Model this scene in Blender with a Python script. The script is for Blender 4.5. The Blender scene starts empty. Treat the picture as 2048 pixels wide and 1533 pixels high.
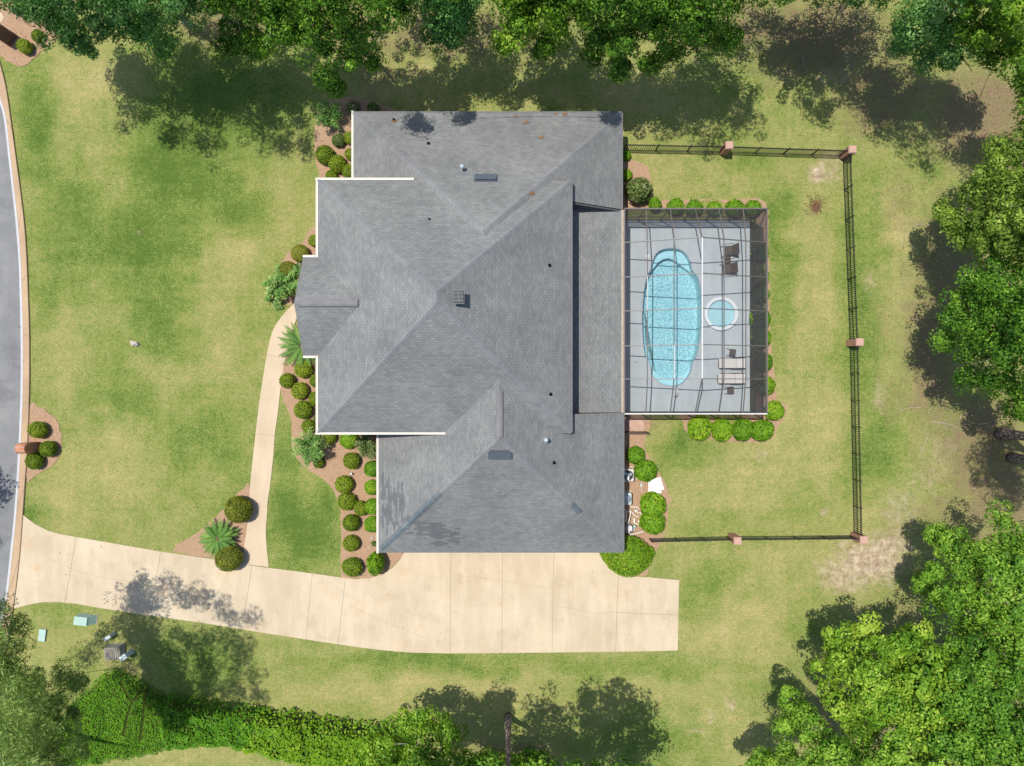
import bpy, bmesh, math, random
import numpy as np
from mathutils import Vector, Matrix, noise

# ------------------------------------------------------------------ camera, light, exposure
H = 45.5            # camera height above the lawn, metres
S = 30.0            # photo pixels (2048 wide) per metre at ground level
scene = bpy.context.scene
COL = scene.collection
cam_d = bpy.data.cameras.new("camera"); cam = bpy.data.objects.new("camera", cam_d); COL.objects.link(cam)
cam.location = (0, 0, H); cam.rotation_euler = (0, 0, 0)
cam_d.sensor_width = 36; cam_d.lens = 36 * (H * S) / 2048
cam_d.clip_start = 0.5; cam_d.clip_end = 2000
scene.camera = cam

SUN_EL = math.radians(72.0)
SUN_H = (-0.861, 0.509)
to_sun = Vector((SUN_H[0] * math.cos(SUN_EL), SUN_H[1] * math.cos(SUN_EL), math.sin(SUN_EL)))
w = bpy.data.worlds.new("World"); scene.world = w; w.use_nodes = True
sky = w.node_tree.nodes.new("ShaderNodeTexSky"); sky.sky_type = 'NISHITA'; sky.sun_disc = False
sky.sun_elevation = SUN_EL; sky.sun_rotation = math.atan2(SUN_H[0], SUN_H[1])
bg = w.node_tree.nodes["Background"]; bg.inputs[1].default_value = 0.125
w.node_tree.links.new(sky.outputs[0], bg.inputs[0])
sun_d = bpy.data.lights.new("sun", 'SUN'); sun_d.energy = 4.3; sun_d.angle = math.radians(0.5); sun_d.color = (1.0, 0.95, 0.86)
sun = bpy.data.objects.new("sun", sun_d); COL.objects.link(sun)
sun.rotation_euler = to_sun.to_track_quat('Z', 'Y').to_euler(); sun.location = (-40, 20, 80)
scene.view_settings.view_transform = 'Standard'; scene.view_settings.look = 'None'
scene.view_settings.exposure = 0.13; scene.view_settings.gamma = 1.0
scene.cycles.transparent_max_bounces = 16
scene.cycles.max_bounces = 8

def at(px, py, z=0.0):
    """world point at height z seen at photo pixel (px, py) of the surveyed plan"""
    k = (1 - z / H) / S
    return Vector(((px - 1024) * k, -(py - 766.5) * k, z))

# ------------------------------------------------------------------ object helpers
def tag(o, label=None, cat=None, group=None, kind=None):
    if label: o['label'] = label
    if cat: o['category'] = cat
    if group: o['group'] = group
    if kind: o['kind'] = kind
    return o

def empty(name, loc, label, cat, group=None, rz=0.0):
    o = bpy.data.objects.new(name, None); COL.objects.link(o)
    o.empty_display_size = 0.3
    o.location = loc; o.rotation_euler = (0, 0, rz)
    return tag(o, label, cat, group)

def link(name, me, mats=(), parent=None):
    for m in mats: me.materials.append(m)
    o = bpy.data.objects.new(name, me); COL.objects.link(o)
    if parent: o.parent = parent
    return o

def copy_tree(o, parent=None):
    c = o.copy(); COL.objects.link(c)
    if parent: c.parent = parent
    for ch in list(o.children): copy_tree(ch, c)
    return c

class MB:
    """collects simple shapes into one mesh"""
    def __init__(s): s.v = []; s.f = []; s.mi = []; s.uv = None
    def add(s, vs, fs, mi=0):
        b = len(s.v); s.v += [tuple(v) for v in vs]; s.f += [tuple(i + b for i in f) for f in fs]; s.mi += [mi] * len(fs)
    def box(s, c, size, rz=0, mi=0, taper=1.0, tilt=None):
        x, y, z = [d / 2 for d in size]
        pts = [Vector(p) for p in ((-x,-y,-z),(x,-y,-z),(x,y,-z),(-x,y,-z),(-x*taper,-y*taper,z),(x*taper,-y*taper,z),(x*taper,y*taper,z),(-x*taper,y*taper,z))]
        R = Matrix.Rotation(rz, 3, 'Z')
        if tilt: R = R @ Matrix.Rotation(tilt[1], 3, tilt[0])
        s.add([R @ p + Vector(c) for p in pts], [(3,2,1,0),(4,5,6,7),(0,1,5,4),(1,2,6,5),(2,3,7,6),(3,0,4,7)], mi)
    def bar(s, p, q, w_, h_=None, mi=0, up=(0, 0, 1)):
        p, q = Vector(p), Vector(q); h_ = h_ or w_
        d = (q - p).normalized(); u = Vector(up)
        if abs(d.dot(u)) > 0.98: u = Vector((1, 0, 0))
        a = d.cross(u).normalized() * (w_ / 2); b = a.cross(d).normalized() * (h_ / 2)
        s.add([p-a-b, p+a-b, p+a+b, p-a+b, q-a-b, q+a-b, q+a+b, q-a+b], [(3,2,1,0),(4,5,6,7),(0,1,5,4),(1,2,6,5),(2,3,7,6),(3,0,4,7)], mi)
    def tube(s, pts, rads, seg=8, mi=0, cap=True):
        pts = [Vector(p) for p in pts]; n = len(pts)
        if not hasattr(rads, '__len__'): rads = [rads] * n
        base = len(s.v); prev = None
        for i, p in enumerate(pts):
            d = (pts[min(i+1, n-1)] - pts[max(i-1, 0)]).normalized()
            if prev is None:
                a = d.orthogonal().normalized()
            else:
                a = (prev - d * prev.dot(d)).normalized()
            prev = a; b = d.cross(a)
            for j in range(seg):
                t = 2 * math.pi * j / seg
                s.v.append(tuple(p + (a * math.cos(t) + b * math.sin(t)) * rads[i]))
        for i in range(n - 1):
            for j in range(seg):
                k = (j + 1) % seg
                s.f.append((base+i*seg+j, base+i*seg+k, base+(i+1)*seg+k, base+(i+1)*seg+j)); s.mi.append(mi)
        if cap:
            s.f.append(tuple(base + j for j in reversed(range(seg)))); s.mi.append(mi)
            s.f.append(tuple(base + (n-1)*seg + j for j in range(seg))); s.mi.append(mi)
    def lathe(s, c, prof, seg=24, mi=0):
        base = len(s.v); n = len(prof)
        for r, z in prof:
            for j in range(seg):
                t = 2 * math.pi * j / seg
                s.v.append((c[0] + r * math.cos(t), c[1] + r * math.sin(t), c[2] + z))
        for i in range(n - 1):
            for j in range(seg):
                k = (j + 1) % seg
                s.f.append((base+i*seg+j, base+i*seg+k, base+(i+1)*seg+k, base+(i+1)*seg+j)); s.mi.append(mi)
        if prof[-1][0] > 0.001:
            s.f.append(tuple(base + (n-1)*seg + j for j in range(seg))); s.mi.append(mi)
    def prism(s, pts, z0, z1, mi=0, bottom=False):
        n = len(pts); b = len(s.v)
        ar = sum(pts[i][0]*pts[(i+1)%n][1] - pts[(i+1)%n][0]*pts[i][1] for i in range(n))
        if ar < 0: pts = list(reversed(pts))
        s.v += [(p[0], p[1], z0) for p in pts] + [(p[0], p[1], z1) for p in pts]
        s.f.append(tuple(b + n + i for i in range(n))); s.mi.append(mi)
        if bottom: s.f.append(tuple(b + i for i in reversed(range(n)))); s.mi.append(mi)
        for i in range(n):
            j = (i + 1) % n
            s.f.append((b+i, b+j, b+n+j, b+n+i)); s.mi.append(mi)
    def build(s, name, mats, parent=None, smooth=False):
        me = bpy.data.meshes.new(name); me.from_pydata(s.v, [], s.f)
        if not isinstance(mats, (list, tuple)): mats = [mats]
        me.polygons.foreach_set('material_index', s.mi)
        if smooth: me.polygons.foreach_set('use_smooth', [True] * len(s.f))
        me.update()
        return link(name, me, mats, parent)

def bevel(o, w_=0.01, seg=2):
    m = o.modifiers.new("bevel", 'BEVEL'); m.width = w_; m.segments = seg; m.limit_method = 'ANGLE'; m.angle_limit = math.radians(35)
    return o

def smooth_pts(pts, n=5, closed=True):
    out = []; N_ = len(pts)
    P = [Vector((p[0], p[1], 0)) for p in pts]
    rng_ = range(N_ if closed else N_ - 1)
    for i in rng_:
        if closed: p0, p1, p2, p3 = P[i-1], P[i], P[(i+1) % N_], P[(i+2) % N_]
        else: p0, p1, p2, p3 = P[max(i-1,0)], P[i], P[i+1], P[min(i+2,N_-1)]
        for j in range(n):
            t = j / n
            q = 0.5 * ((2*p1) + (p2-p0)*t + (2*p0-5*p1+4*p2-p3)*t*t + (3*p1-p0-3*p2+p3)*t**3)
            out.append((q.x, q.y))
    if not closed: out.append((P[-1].x, P[-1].y))
    return out

def jitter(pts, amp=1.5, step=4.0, closed=True):
    """natural edge: subdivide a pixel outline and nudge it with noise"""
    out = []; N_ = len(pts)
    for i in range(N_ if closed else N_ - 1):
        a = Vector(pts[i]); b = Vector(pts[(i+1) % N_]); L = (b - a).length
        m = max(1, int(L / step))
        for j in range(m):
            p = a.lerp(b, j / m)
            q = noise.noise_vector(Vector((p.x * .13, p.y * .13, 3.1))) * amp + noise.noise_vector(Vector((p.x * .45, p.y * .45, 9.1))) * amp * .5
            out.append((p.x + q.x, p.y + q.y))
    return out

def G(pts, z=0.0): return [at(p[0], p[1], z) for p in pts]

# ------------------------------------------------------------------ materials
def newmat(name, rough=0.8, spec=0.3):
    m = bpy.data.materials.new(name); m.use_nodes = True
    nt = m.node_tree; b = nt.nodes["Principled BSDF"]
    b.inputs['Roughness'].default_value = rough; b.inputs['Specular IOR Level'].default_value = spec
    return m, nt, b

def nd(nt, t, **kw):
    n = nt.nodes.new(t)
    for k, v in kw.items():
        if k.startswith('i_'):
            key = k[2:]
            key = int(key) if key.isdigit() else key.replace('_', ' ')
            if hasattr(v, 'is_linked') or isinstance(v, bpy.types.NodeSocket): nt.links.new(v, n.inputs[key])
            else: n.inputs[key].default_value = v
        else: setattr(n, k, v)
    return n

def pos(nt): return nd(nt, 'ShaderNodeNewGeometry').outputs['Position']
def objc(nt): return nd(nt, 'ShaderNodeTexCoord').outputs['Object']
def noise_t(nt, vec, scale, detail=3.0, rough=0.55):
    n = nd(nt, 'ShaderNodeTexNoise'); n.inputs['Scale'].default_value = scale; n.inputs['Detail'].default_value = detail
    n.inputs['Roughness'].default_value = rough
    nt.links.new(vec, n.inputs['Vector']); return n.outputs['Fac']
def mixc(nt, fac, a, b, blend='MIX'):
    n = nd(nt, 'ShaderNodeMix', data_type='RGBA', blend_type=blend)
    for sock, v in ((n.inputs[0], fac), (n.inputs[6], a), (n.inputs[7], b)):
        if isinstance(v, bpy.types.NodeSocket): nt.links.new(v, sock)
        else:
            sock.default_value = v if not isinstance(v, tuple) else (*v, 1.0)
    return n.outputs[2]
def math_n(nt, op, a, b=0.0, clamp=False):
    n = nd(nt, 'ShaderNodeMath', operation=op, use_clamp=clamp)
    for s_, v in ((n.inputs[0], a), (n.inputs[1], b)):
        if isinstance(v, bpy.types.NodeSocket): nt.links.new(v, s_)
        else: s_.default_value = v
    return n.outputs[0]
def maprange(nt, v, a, b, c=0.0, d=1.0):
    n = nd(nt, 'ShaderNodeMapRange'); n.inputs[1].default_value = a; n.inputs[2].default_value = b
    n.inputs[3].default_value = c; n.inputs[4].default_value = d
    nt.links.new(v, n.inputs[0]); return n.outputs[0]
def attr(nt, name):
    n = nd(nt, 'ShaderNodeAttribute'); n.attribute_name = name; return n.outputs['Fac']
def bump(nt, b, h, strength=0.4, dist=0.02):
    n = nd(nt, 'ShaderNodeBump'); n.inputs['Strength'].default_value = strength; n.inputs['Distance'].default_value = dist
    nt.links.new(h, n.inputs['Height']); nt.links.new(n.outputs[0], b.inputs['Normal'])
def setc(nt, b, c):
    if isinstance(c, bpy.types.NodeSocket): nt.links.new(c, b.inputs['Base Color'])
    else: b.inputs['Base Color'].default_value = (*c, 1)

def plain(name, c, rough=0.6, spec=0.4, var=0.12, scale=6.0, metal=0.0):
    m, nt, b = newmat(name, rough, spec); P = objc(nt)
    n = noise_t(nt, P, scale, 4)
    lo = tuple(x * (1 - var) for x in c); hi = tuple(min(1, x * (1 + var)) for x in c)
    setc(nt, b, mixc(nt, n, lo, hi)); b.inputs['Metallic'].default_value = metal
    return m

def m_lawn():
    m, nt, b = newmat('lawn', 0.95, 0.1); P = pos(nt)
    big = noise_t(nt, P, 0.16, 5, 0.62); mid = noise_t(nt, P, 0.75, 5, 0.65); sm = noise_t(nt, P, 3.6, 4, 0.7)
    fine = noise_t(nt, P, 11.0, 4, 0.8); vf = noise_t(nt, P, 30.0, 3, 0.8)
    lush = attr(nt, 'lush'); dry = attr(nt, 'dry'); litter = attr(nt, 'litter'); bare = attr(nt, 'bare')
    f = math_n(nt, 'ADD', math_n(nt, 'MULTIPLY', big, .75), math_n(nt, 'MULTIPLY', mid, .60))
    f = math_n(nt, 'ADD', f, math_n(nt, 'MULTIPLY', sm, .80))
    f = math_n(nt, 'SUBTRACT', f, math_n(nt, 'MULTIPLY', lush, .44))
    f = math_n(nt, 'ADD', f, math_n(nt, 'MULTIPLY', dry, .22))
    f = math_n(nt, 'ADD', f, math_n(nt, 'MULTIPLY', math_n(nt, 'SUBTRACT', fine, .5), 2.0))
    for sc_ in ((.10, 1.5, 1), (1.5, .10, 1)):      # faint mowing stripes
        mp = nd(nt, 'ShaderNodeMapping'); mp.inputs['Scale'].default_value = sc_; nt.links.new(P, mp.inputs[0])
        f = math_n(nt, 'ADD', f, math_n(nt, 'MULTIPLY', math_n(nt, 'SUBTRACT', noise_t(nt, mp.outputs[0], 1.0, 3), .5), .22))
    f = maprange(nt, f, .62, 1.62)
    r = nd(nt, 'ShaderNodeValToRGB'); nt.links.new(f, r.inputs[0]); e = r.color_ramp.elements
    e[0].position = 0; e[0].color = (.076, .132, .024, 1); e[1].position = 1; e[1].color = (.470, .365, .200, 1)
    for p_, c_ in ((.25, (.148, .208, .044)), (.5, (.245, .258, .084)), (.75, (.335, .302, .122))):
        x = e.new(p_); x.color = (*c_, 1)
    g = mixc(nt, maprange(nt, vf, .34, .66), (.50, .52, .48), (1.52, 1.50, 1.48))
    col = mixc(nt, 1.0, r.outputs[0], g, 'MULTIPLY')
    # leaf litter and bare soil
    lf = math_n(nt, 'ADD', litter, math_n(nt, 'MULTIPLY', math_n(nt, 'SUBTRACT', noise_t(nt, P, 1.1, 6, .75), .5), 1.5))
    lf = maprange(nt, lf, .20, .92, 0, .90)
    lc = mixc(nt, maprange(nt, noise_t(nt, P, 9.0, 4, .8), .3, .72), (.085, .062, .040), (.350, .235, .150))
    lc = mixc(nt, maprange(nt, noise_t(nt, P, 2.4, 5, .75), .42, .62, 0, .65), lc, (.190, .185, .070))
    col = mixc(nt, lf, col, lc)
    bf = math_n(nt, 'ADD', bare, math_n(nt, 'MULTIPLY', math_n(nt, 'SUBTRACT', noise_t(nt, P, 2.0, 6, .75), .5), 1.4))
    bf = maprange(nt, bf, .30, .95, 0, .92)
    bc = mixc(nt, maprange(nt, noise_t(nt, P, 2.2, 5, .75), .38, .66), (.235, .165, .108), (.62, .50, .365))
    col = mixc(nt, bf, col, bc)
    setc(nt, b, col); bump(nt, b, math_n(nt, 'ADD', fine, vf), .5, .03)
    return m

def m_mulch():
    m, nt, b = newmat('mulch', 0.95, 0.1); P = pos(nt)
    a = noise_t(nt, P, 14, 5, .85); big = noise_t(nt, P, 1.2, 3); v = nd(nt, 'ShaderNodeTexVoronoi'); v.inputs['Scale'].default_value = 16
    nt.links.new(P, v.inputs['Vector'])
    c = mixc(nt, maprange(nt, a, .3, .7), (.15, .080, .044), (.62, .42, .275))
    c = mixc(nt, maprange(nt, big, .35, .7, 0, .6), c, (.41, .265, .165))
    c = mixc(nt, maprange(nt, v.outputs['Distance'], .0, .5, .35, 0), c, (.62, .47, .36))
    setc(nt, b, c); bump(nt, b, a, .8, .05); return m

def m_concrete(name, base, stain, scale=1.0, warm=0.5):
    m, nt, b = newmat(name, 0.9, 0.2); P = pos(nt)
    mp = nd(nt, 'ShaderNodeMapping'); mp.inputs['Scale'].default_value = (1, .22, 1); nt.links.new(P, mp.inputs[0])
    streak = noise_t(nt, mp.outputs[0], 1.3 * scale, 5, .6); big = noise_t(nt, P, .35 * scale, 5, .65); fine = noise_t(nt, P, 30, 3, .7)
    c = mixc(nt, maprange(nt, big, .35, .68), base, stain)
    c = mixc(nt, maprange(nt, streak, .42, .75, 0, .7), c, tuple(x * 1.14 for x in base))
    c = mixc(nt, 1.0, c, mixc(nt, fine, (.86, .86, .86), (1.12, 1.12, 1.12)), 'MULTIPLY')
    setc(nt, b, c); bump(nt, b, fine, .15, .01); return m

def m_driveway():
    m, nt, b = newmat('driveway_concrete', 0.9, 0.2); P = pos(nt)
    mp = nd(nt, 'ShaderNodeMapping'); mp.inputs['Scale'].default_value = (1, .16, 1); nt.links.new(P, mp.inputs[0])
    streak = noise_t(nt, mp.outputs[0], 1.6, 5, .65); big = noise_t(nt, P, .22, 5, .6); mid = noise_t(nt, P, .8, 5, .65); fine = noise_t(nt, P, 26, 3, .7)
    c = mixc(nt, maprange(nt, big, .38, .64), (.495, .402, .280), (.580, .485, .350))
    c = mixc(nt, maprange(nt, streak, .45, .75, 0, .65), c, (.64, .54, .40))
    c = mixc(nt, maprange(nt, mid, .52, .78, 0, .55), c, (.370, .290, .195))
    o = noise_t(nt, P, .45, 4, .6)
    c = mixc(nt, maprange(nt, o, .60, .78, 0, .55), c, (.56, .36, .19))
    c = mixc(nt, 1.0, c, mixc(nt, fine, (.85, .85, .85), (1.12, 1.12, 1.12)), 'MULTIPLY')
    setc(nt, b, c); bump(nt, b, fine, .15, .01); return m

def m_asphalt():
    m, nt, b = newmat('asphalt', 0.9, 0.25); P = pos(nt)
    f = noise_t(nt, P, 34, 3, .8); g = noise_t(nt, P, .7, 4, .6)
    mp = nd(nt, 'ShaderNodeMapping'); mp.inputs['Scale'].default_value = (1, .08, 1); nt.links.new(P, mp.inputs[0])
    st = noise_t(nt, mp.outputs[0], 1.1, 3)
    c = mixc(nt, maprange(nt, f, .3, .7), (.145, .148, .152), (.265, .268, .272))
    c = mixc(nt, maprange(nt, g, .42, .66, 0, .65), c, (.27, .268, .262))
    c = mixc(nt, maprange(nt, noise_t(nt, P, .28, 6, .7), .55, .62, 0, .35), c, (.115, .115, .12))
    c = mixc(nt, maprange(nt, st, .5, .75, 0, .35), c, (.13, .13, .14))
    setc(nt, b, c); bump(nt, b, f, .3, .01); return m

def m_shingle(name, lo, hi, mortar, patch=False, bw=.32, rh=.15):
    m, nt, b = newmat(name, 0.92, 0.15)
    uv = nd(nt, 'ShaderNodeTexCoord').outputs['UV']; P = pos(nt)
    br = nd(nt, 'ShaderNodeTexBrick', offset=.5, offset_frequency=2)
    nt.links.new(uv, br.inputs['Vector'])
    br.inputs['Color1'].default_value = (*lo, 1); br.inputs['Color2'].default_value = (*hi, 1); br.inputs['Mortar'].default_value = (*mortar, 1)
    br.inputs['Scale'].default_value = 1; br.inputs['Mortar Size'].default_value = .011; br.inputs['Mortar Smooth'].default_value = .3
    br.inputs['Brick Width'].default_value = bw; br.inputs['Row Height'].default_value = rh
    big = noise_t(nt, P, .35, 4, .6); mid = noise_t(nt, P, 2.2, 4, .6); fine = noise_t(nt, P, 22, 3, .8)
    c = br.outputs['Color']
    c = mixc(nt, 1.0, c, mixc(nt, maprange(nt, big, .3, .7), (.84, .845, .85), (1.12, 1.12, 1.11)), 'MULTIPLY')
    c = mixc(nt, 1.0, c, mixc(nt, maprange(nt, mid, .3, .7), (.90, .90, .92), (1.08, 1.08, 1.05)), 'MULTIPLY')
    c = mixc(nt, 1.0, c, mixc(nt, maprange(nt, fine, .25, .75), (.84, .84, .84), (1.16, 1.16, 1.16)), 'MULTIPLY')
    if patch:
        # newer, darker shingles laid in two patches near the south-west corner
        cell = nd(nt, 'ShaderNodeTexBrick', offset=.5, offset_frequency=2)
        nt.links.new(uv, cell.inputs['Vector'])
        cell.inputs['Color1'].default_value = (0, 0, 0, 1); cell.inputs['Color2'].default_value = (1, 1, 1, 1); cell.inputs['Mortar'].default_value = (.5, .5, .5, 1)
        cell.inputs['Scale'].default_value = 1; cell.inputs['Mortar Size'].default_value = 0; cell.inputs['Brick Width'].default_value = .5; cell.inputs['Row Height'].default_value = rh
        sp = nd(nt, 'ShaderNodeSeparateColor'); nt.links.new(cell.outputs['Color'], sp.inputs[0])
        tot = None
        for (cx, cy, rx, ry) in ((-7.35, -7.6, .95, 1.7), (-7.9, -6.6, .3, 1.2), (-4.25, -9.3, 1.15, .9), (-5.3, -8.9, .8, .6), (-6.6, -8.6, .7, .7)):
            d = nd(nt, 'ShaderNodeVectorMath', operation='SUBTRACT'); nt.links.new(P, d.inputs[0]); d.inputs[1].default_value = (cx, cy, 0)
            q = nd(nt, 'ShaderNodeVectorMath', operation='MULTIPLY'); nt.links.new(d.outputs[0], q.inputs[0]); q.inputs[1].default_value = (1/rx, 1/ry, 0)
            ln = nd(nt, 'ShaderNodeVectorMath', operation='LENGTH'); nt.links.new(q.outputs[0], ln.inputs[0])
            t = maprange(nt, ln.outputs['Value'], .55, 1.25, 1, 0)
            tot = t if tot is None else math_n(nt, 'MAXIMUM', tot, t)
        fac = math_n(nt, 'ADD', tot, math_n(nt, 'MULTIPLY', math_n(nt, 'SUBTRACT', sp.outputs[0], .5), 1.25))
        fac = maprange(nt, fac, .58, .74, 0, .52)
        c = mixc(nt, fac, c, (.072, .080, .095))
    setc(nt, b, c)
    bump(nt, b, math_n(nt, 'ADD', math_n(nt, 'MULTIPLY', br.outputs['Fac'], -1.0), fine), .5, .012)
    return m

def m_brick(name, c1, c2, mortar, scale=1.0):
    m, nt, b = newmat(name, 0.9, 0.2); P = objc(nt)
    nrm = nd(nt, 'ShaderNodeNewGeometry').outputs['Normal']
    sx = nd(nt, 'ShaderNodeSeparateXYZ'); nt.links.new(P, sx.inputs[0])
    cb = nd(nt, 'ShaderNodeCombineXYZ'); nt.links.new(math_n(nt, 'ADD', sx.outputs[0], sx.outputs[1]), cb.inputs[0]); nt.links.new(sx.outputs[2], cb.inputs[1])
    br = nd(nt, 'ShaderNodeTexBrick'); nt.links.new(cb.outputs[0], br.inputs['Vector'])
    br.inputs['Color1'].default_value = (*c1, 1); br.inputs['Color2'].default_value = (*c2, 1); br.inputs['Mortar'].default_value = (*mortar, 1)
    br.inputs['Scale'].default_value = scale; br.inputs['Brick Width'].default_value = .22; br.inputs['Row Height'].default_value = .075; br.inputs['Mortar Size'].default_value = .008
    n = noise_t(nt, P, 9, 4)
    setc(nt, b, mixc(nt, 1.0, br.outputs['Color'], mixc(nt, n, (.8, .8, .8), (1.15, 1.15, 1.15)), 'MULTIPLY'))
    bump(nt, b, math_n(nt, 'MULTIPLY', br.outputs['Fac'], -1.0), .5, .01); return m

def m_leaf(name, dark, mid_, light, trans=0.25, rough=.5):
    m = bpy.data.materials.new(name); m.use_nodes = True; nt = m.node_tree; b = nt.nodes["Principled BSDF"]
    b.inputs['Roughness'].default_value = rough; b.inputs['Specular IOR Level'].default_value = .18
    t = attr(nt, 'tint'); oi = nd(nt, 'ShaderNodeObjectInfo')
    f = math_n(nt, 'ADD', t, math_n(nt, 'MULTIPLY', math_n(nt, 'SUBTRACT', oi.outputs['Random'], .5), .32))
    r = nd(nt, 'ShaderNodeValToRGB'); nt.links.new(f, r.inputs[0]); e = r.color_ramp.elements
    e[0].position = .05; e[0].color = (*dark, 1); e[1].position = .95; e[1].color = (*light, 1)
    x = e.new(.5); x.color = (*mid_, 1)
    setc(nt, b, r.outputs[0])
    tr = nd(nt, 'ShaderNodeBsdfTranslucent'); nt.links.new(mixc(nt, 1.0, r.outputs[0], (1.25, 1.35, .7), 'MULTIPLY'), tr.inputs[0])
    mx = nd(nt, 'ShaderNodeMixShader'); mx.inputs[0].default_value = trans
    nt.links.new(b.outputs[0], mx.inputs[1]); nt.links.new(tr.outputs[0], mx.inputs[2])
    nt.links.new(mx.outputs[0], nt.nodes['Material Output'].inputs[0]); return m

def m_bark(name, lo, hi, scale=9):
    m, nt, b = newmat(name, .95, .1); P = objc(nt)
    mp = nd(nt, 'ShaderNodeMapping'); mp.inputs['Scale'].default_value = (1, 1, .35); nt.links.new(P, mp.inputs[0])
    v = nd(nt, 'ShaderNodeTexVoronoi', feature='DISTANCE_TO_EDGE'); v.inputs['Scale'].default_value = scale; nt.links.new(mp.outputs[0], v.inputs['Vector'])
    n = noise_t(nt, P, scale * 2, 4, .7)
    c = mixc(nt, maprange(nt, v.outputs['Distance'], .02, .22), lo, hi)
    setc(nt, b, mixc(nt, 1.0, c, mixc(nt, n, (.65, .65, .65), (1.3, 1.3, 1.3)), 'MULTIPLY'))
    bump(nt, b, v.outputs['Distance'], .9, .05); return m

def m_screen(name, alpha, c):
    m = bpy.data.materials.new(name); m.use_nodes = True; nt = m.node_tree
    d = nd(nt, 'ShaderNodeBsdfDiffuse'); d.inputs[0].default_value = (*c, 1)
    t = nd(nt, 'ShaderNodeBsdfTransparent'); mx = nd(nt, 'ShaderNodeMixShader')
    n = noise_t(nt, pos(nt), 1.3, 4, .65)
    nt.links.new(maprange(nt, n, .3, .8, alpha * .85, alpha * 1.2), mx.inputs[0])
    nt.links.new(t.outputs[0], mx.inputs[1]); nt.links.new(d.outputs[0], mx.inputs[2])
    nt.links.new(mx.outputs[0], nt.nodes['Material Output'].inputs[0]); return m

def m_water(name, tint):
    m = bpy.data.materials.new(name); m.use_nodes = True; nt = m.node_tree
    t = nd(nt, 'ShaderNodeBsdfTransparent'); t.inputs[0].default_value = (*tint, 1)
    g = nd(nt, 'ShaderNodeBsdfGlossy'); g.inputs['Roughness'].default_value = .08
    P = pos(nt); n = noise_t(nt, P, 5.0, 3, .6)
    bp = nd(nt, 'ShaderNodeBump'); bp.inputs['Strength'].default_value = .35; bp.inputs['Distance'].default_value = .05
    nt.links.new(n, bp.inputs['Height']); nt.links.new(bp.outputs[0], g.inputs['Normal'])
    fr = nd(nt, 'ShaderNodeFresnel'); fr.inputs[0].default_value = 1.33; nt.links.new(bp.outputs[0], fr.inputs['Normal'])
    mx = nd(nt, 'ShaderNodeMixShader'); nt.links.new(fr.outputs[0], mx.inputs[0])
    nt.links.new(t.outputs[0], mx.inputs[1]); nt.links.new(g.outputs[0], mx.inputs[2])
    nt.links.new(mx.outputs[0], nt.nodes['Material Output'].inputs[0]); return m

def m_poolfloor(name, base, caustic):  # pale ripple-light network painted into the floor colour
    m, nt, b = newmat(name, .6, .3); P = pos(nt)
    v = nd(nt, 'ShaderNodeTexVoronoi', feature='DISTANCE_TO_EDGE'); v.inputs['Scale'].default_value = 6.5
    w_ = nd(nt, 'ShaderNodeTexNoise'); w_.inputs['Scale'].default_value = 3.0; nt.links.new(P, w_.inputs['Vector'])
    a = nd(nt, 'ShaderNodeVectorMath', operation='ADD'); nt.links.new(P, a.inputs[0]); nt.links.new(w_.outputs['Color'], a.inputs[1])
    nt.links.new(a.outputs[0], v.inputs['Vector'])
    f = noise_t(nt, P, 9, 4, .7)
    k = math_n(nt, 'ADD', maprange(nt, v.outputs['Distance'], .0, .16, .85, 0), maprange(nt, f, .44, .58, 0, .70), True)
    setc(nt, b, mixc(nt, k, base, caustic)); return m

M = {}
M['lawn'] = m_lawn(); M['mulch'] = m_mulch(); M['drive'] = m_driveway()
M['walk'] = m_concrete('walk_concrete', (.56, .45, .32), (.49, .39, .27))
M['kerb'] = m_concrete('kerb_concrete', (.46, .33, .21), (.38, .26, .17))
M['asphalt'] = m_asphalt(); M['paint'] = plain('road_paint', (.50, .51, .53), .8, .2, .22, 5)
M['joint'] = plain('joint_filler', (.27, .21, .15), .95, .1)
M['shingle'] = m_shingle('shingle', (.194, .199, .201), (.240, .246, .248), (.146, .150, .153))
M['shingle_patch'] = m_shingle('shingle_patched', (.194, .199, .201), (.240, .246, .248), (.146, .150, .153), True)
M['cap'] = m_shingle('cap_shingle', (.212, .217, .230), (.236, .241, .255), (.16, .164, .175), False, 1.0, .19)
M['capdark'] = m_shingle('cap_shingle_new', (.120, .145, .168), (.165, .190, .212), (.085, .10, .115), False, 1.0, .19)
M['gutter'] = plain('white_gutter', (.62, .58, .51), .5, .3, .12, 2)
M['gutter_tan'] = plain('tan_gutter', (.40, .33, .27), .6, .3, .35, 5)
M['gutter_grey'] = plain('grey_gutter', (.15, .15, .155), .6, .3, .1, 5)
M['brick'] = m_brick('house_brick', (.36, .155, .10), (.50, .24, .16), (.42, .36, .31))
M['brick_orange'] = m_brick('mailbox_brick', (.42, .15, .075), (.56, .25, .13), (.46, .36, .28))
M['brick_shade'] = m_brick('mailbox_brick_shade', (.14, .075, .05), (.22, .12, .08), (.16, .12, .10))  # shaded copy of the mailbox brick, the shade put into its colour
M['pinkcap'] = plain('pillar_cap', (.50, .31, .25), .9, .2, .15, 7)
M['iron'] = plain('black_iron', (.018, .018, .022), .45, .5, .2, 3)
M['vent_slat'] = plain('vent_slat', (.13, .14, .15), .6, .3)
M['wall_shade'] = plain('gable_wall_shade', (.10, .10, .11), .9, .1)  # dark grey puts the gable wall's shade into its colour
M['vent'] = plain('vent_metal', (.085, .105, .13), .4, .5, .15, 4)
M['ridgevent'] = m_concrete('ridge_vent', (.215, .213, .225), (.160, .155, .165), 3)
M['darkhole'] = plain('vent_dark', (.012, .012, .014), .7, .2)
M['galv'] = plain('galvanised', (.55, .62, .66), .35, .5, .15, 8, .5)
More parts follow.
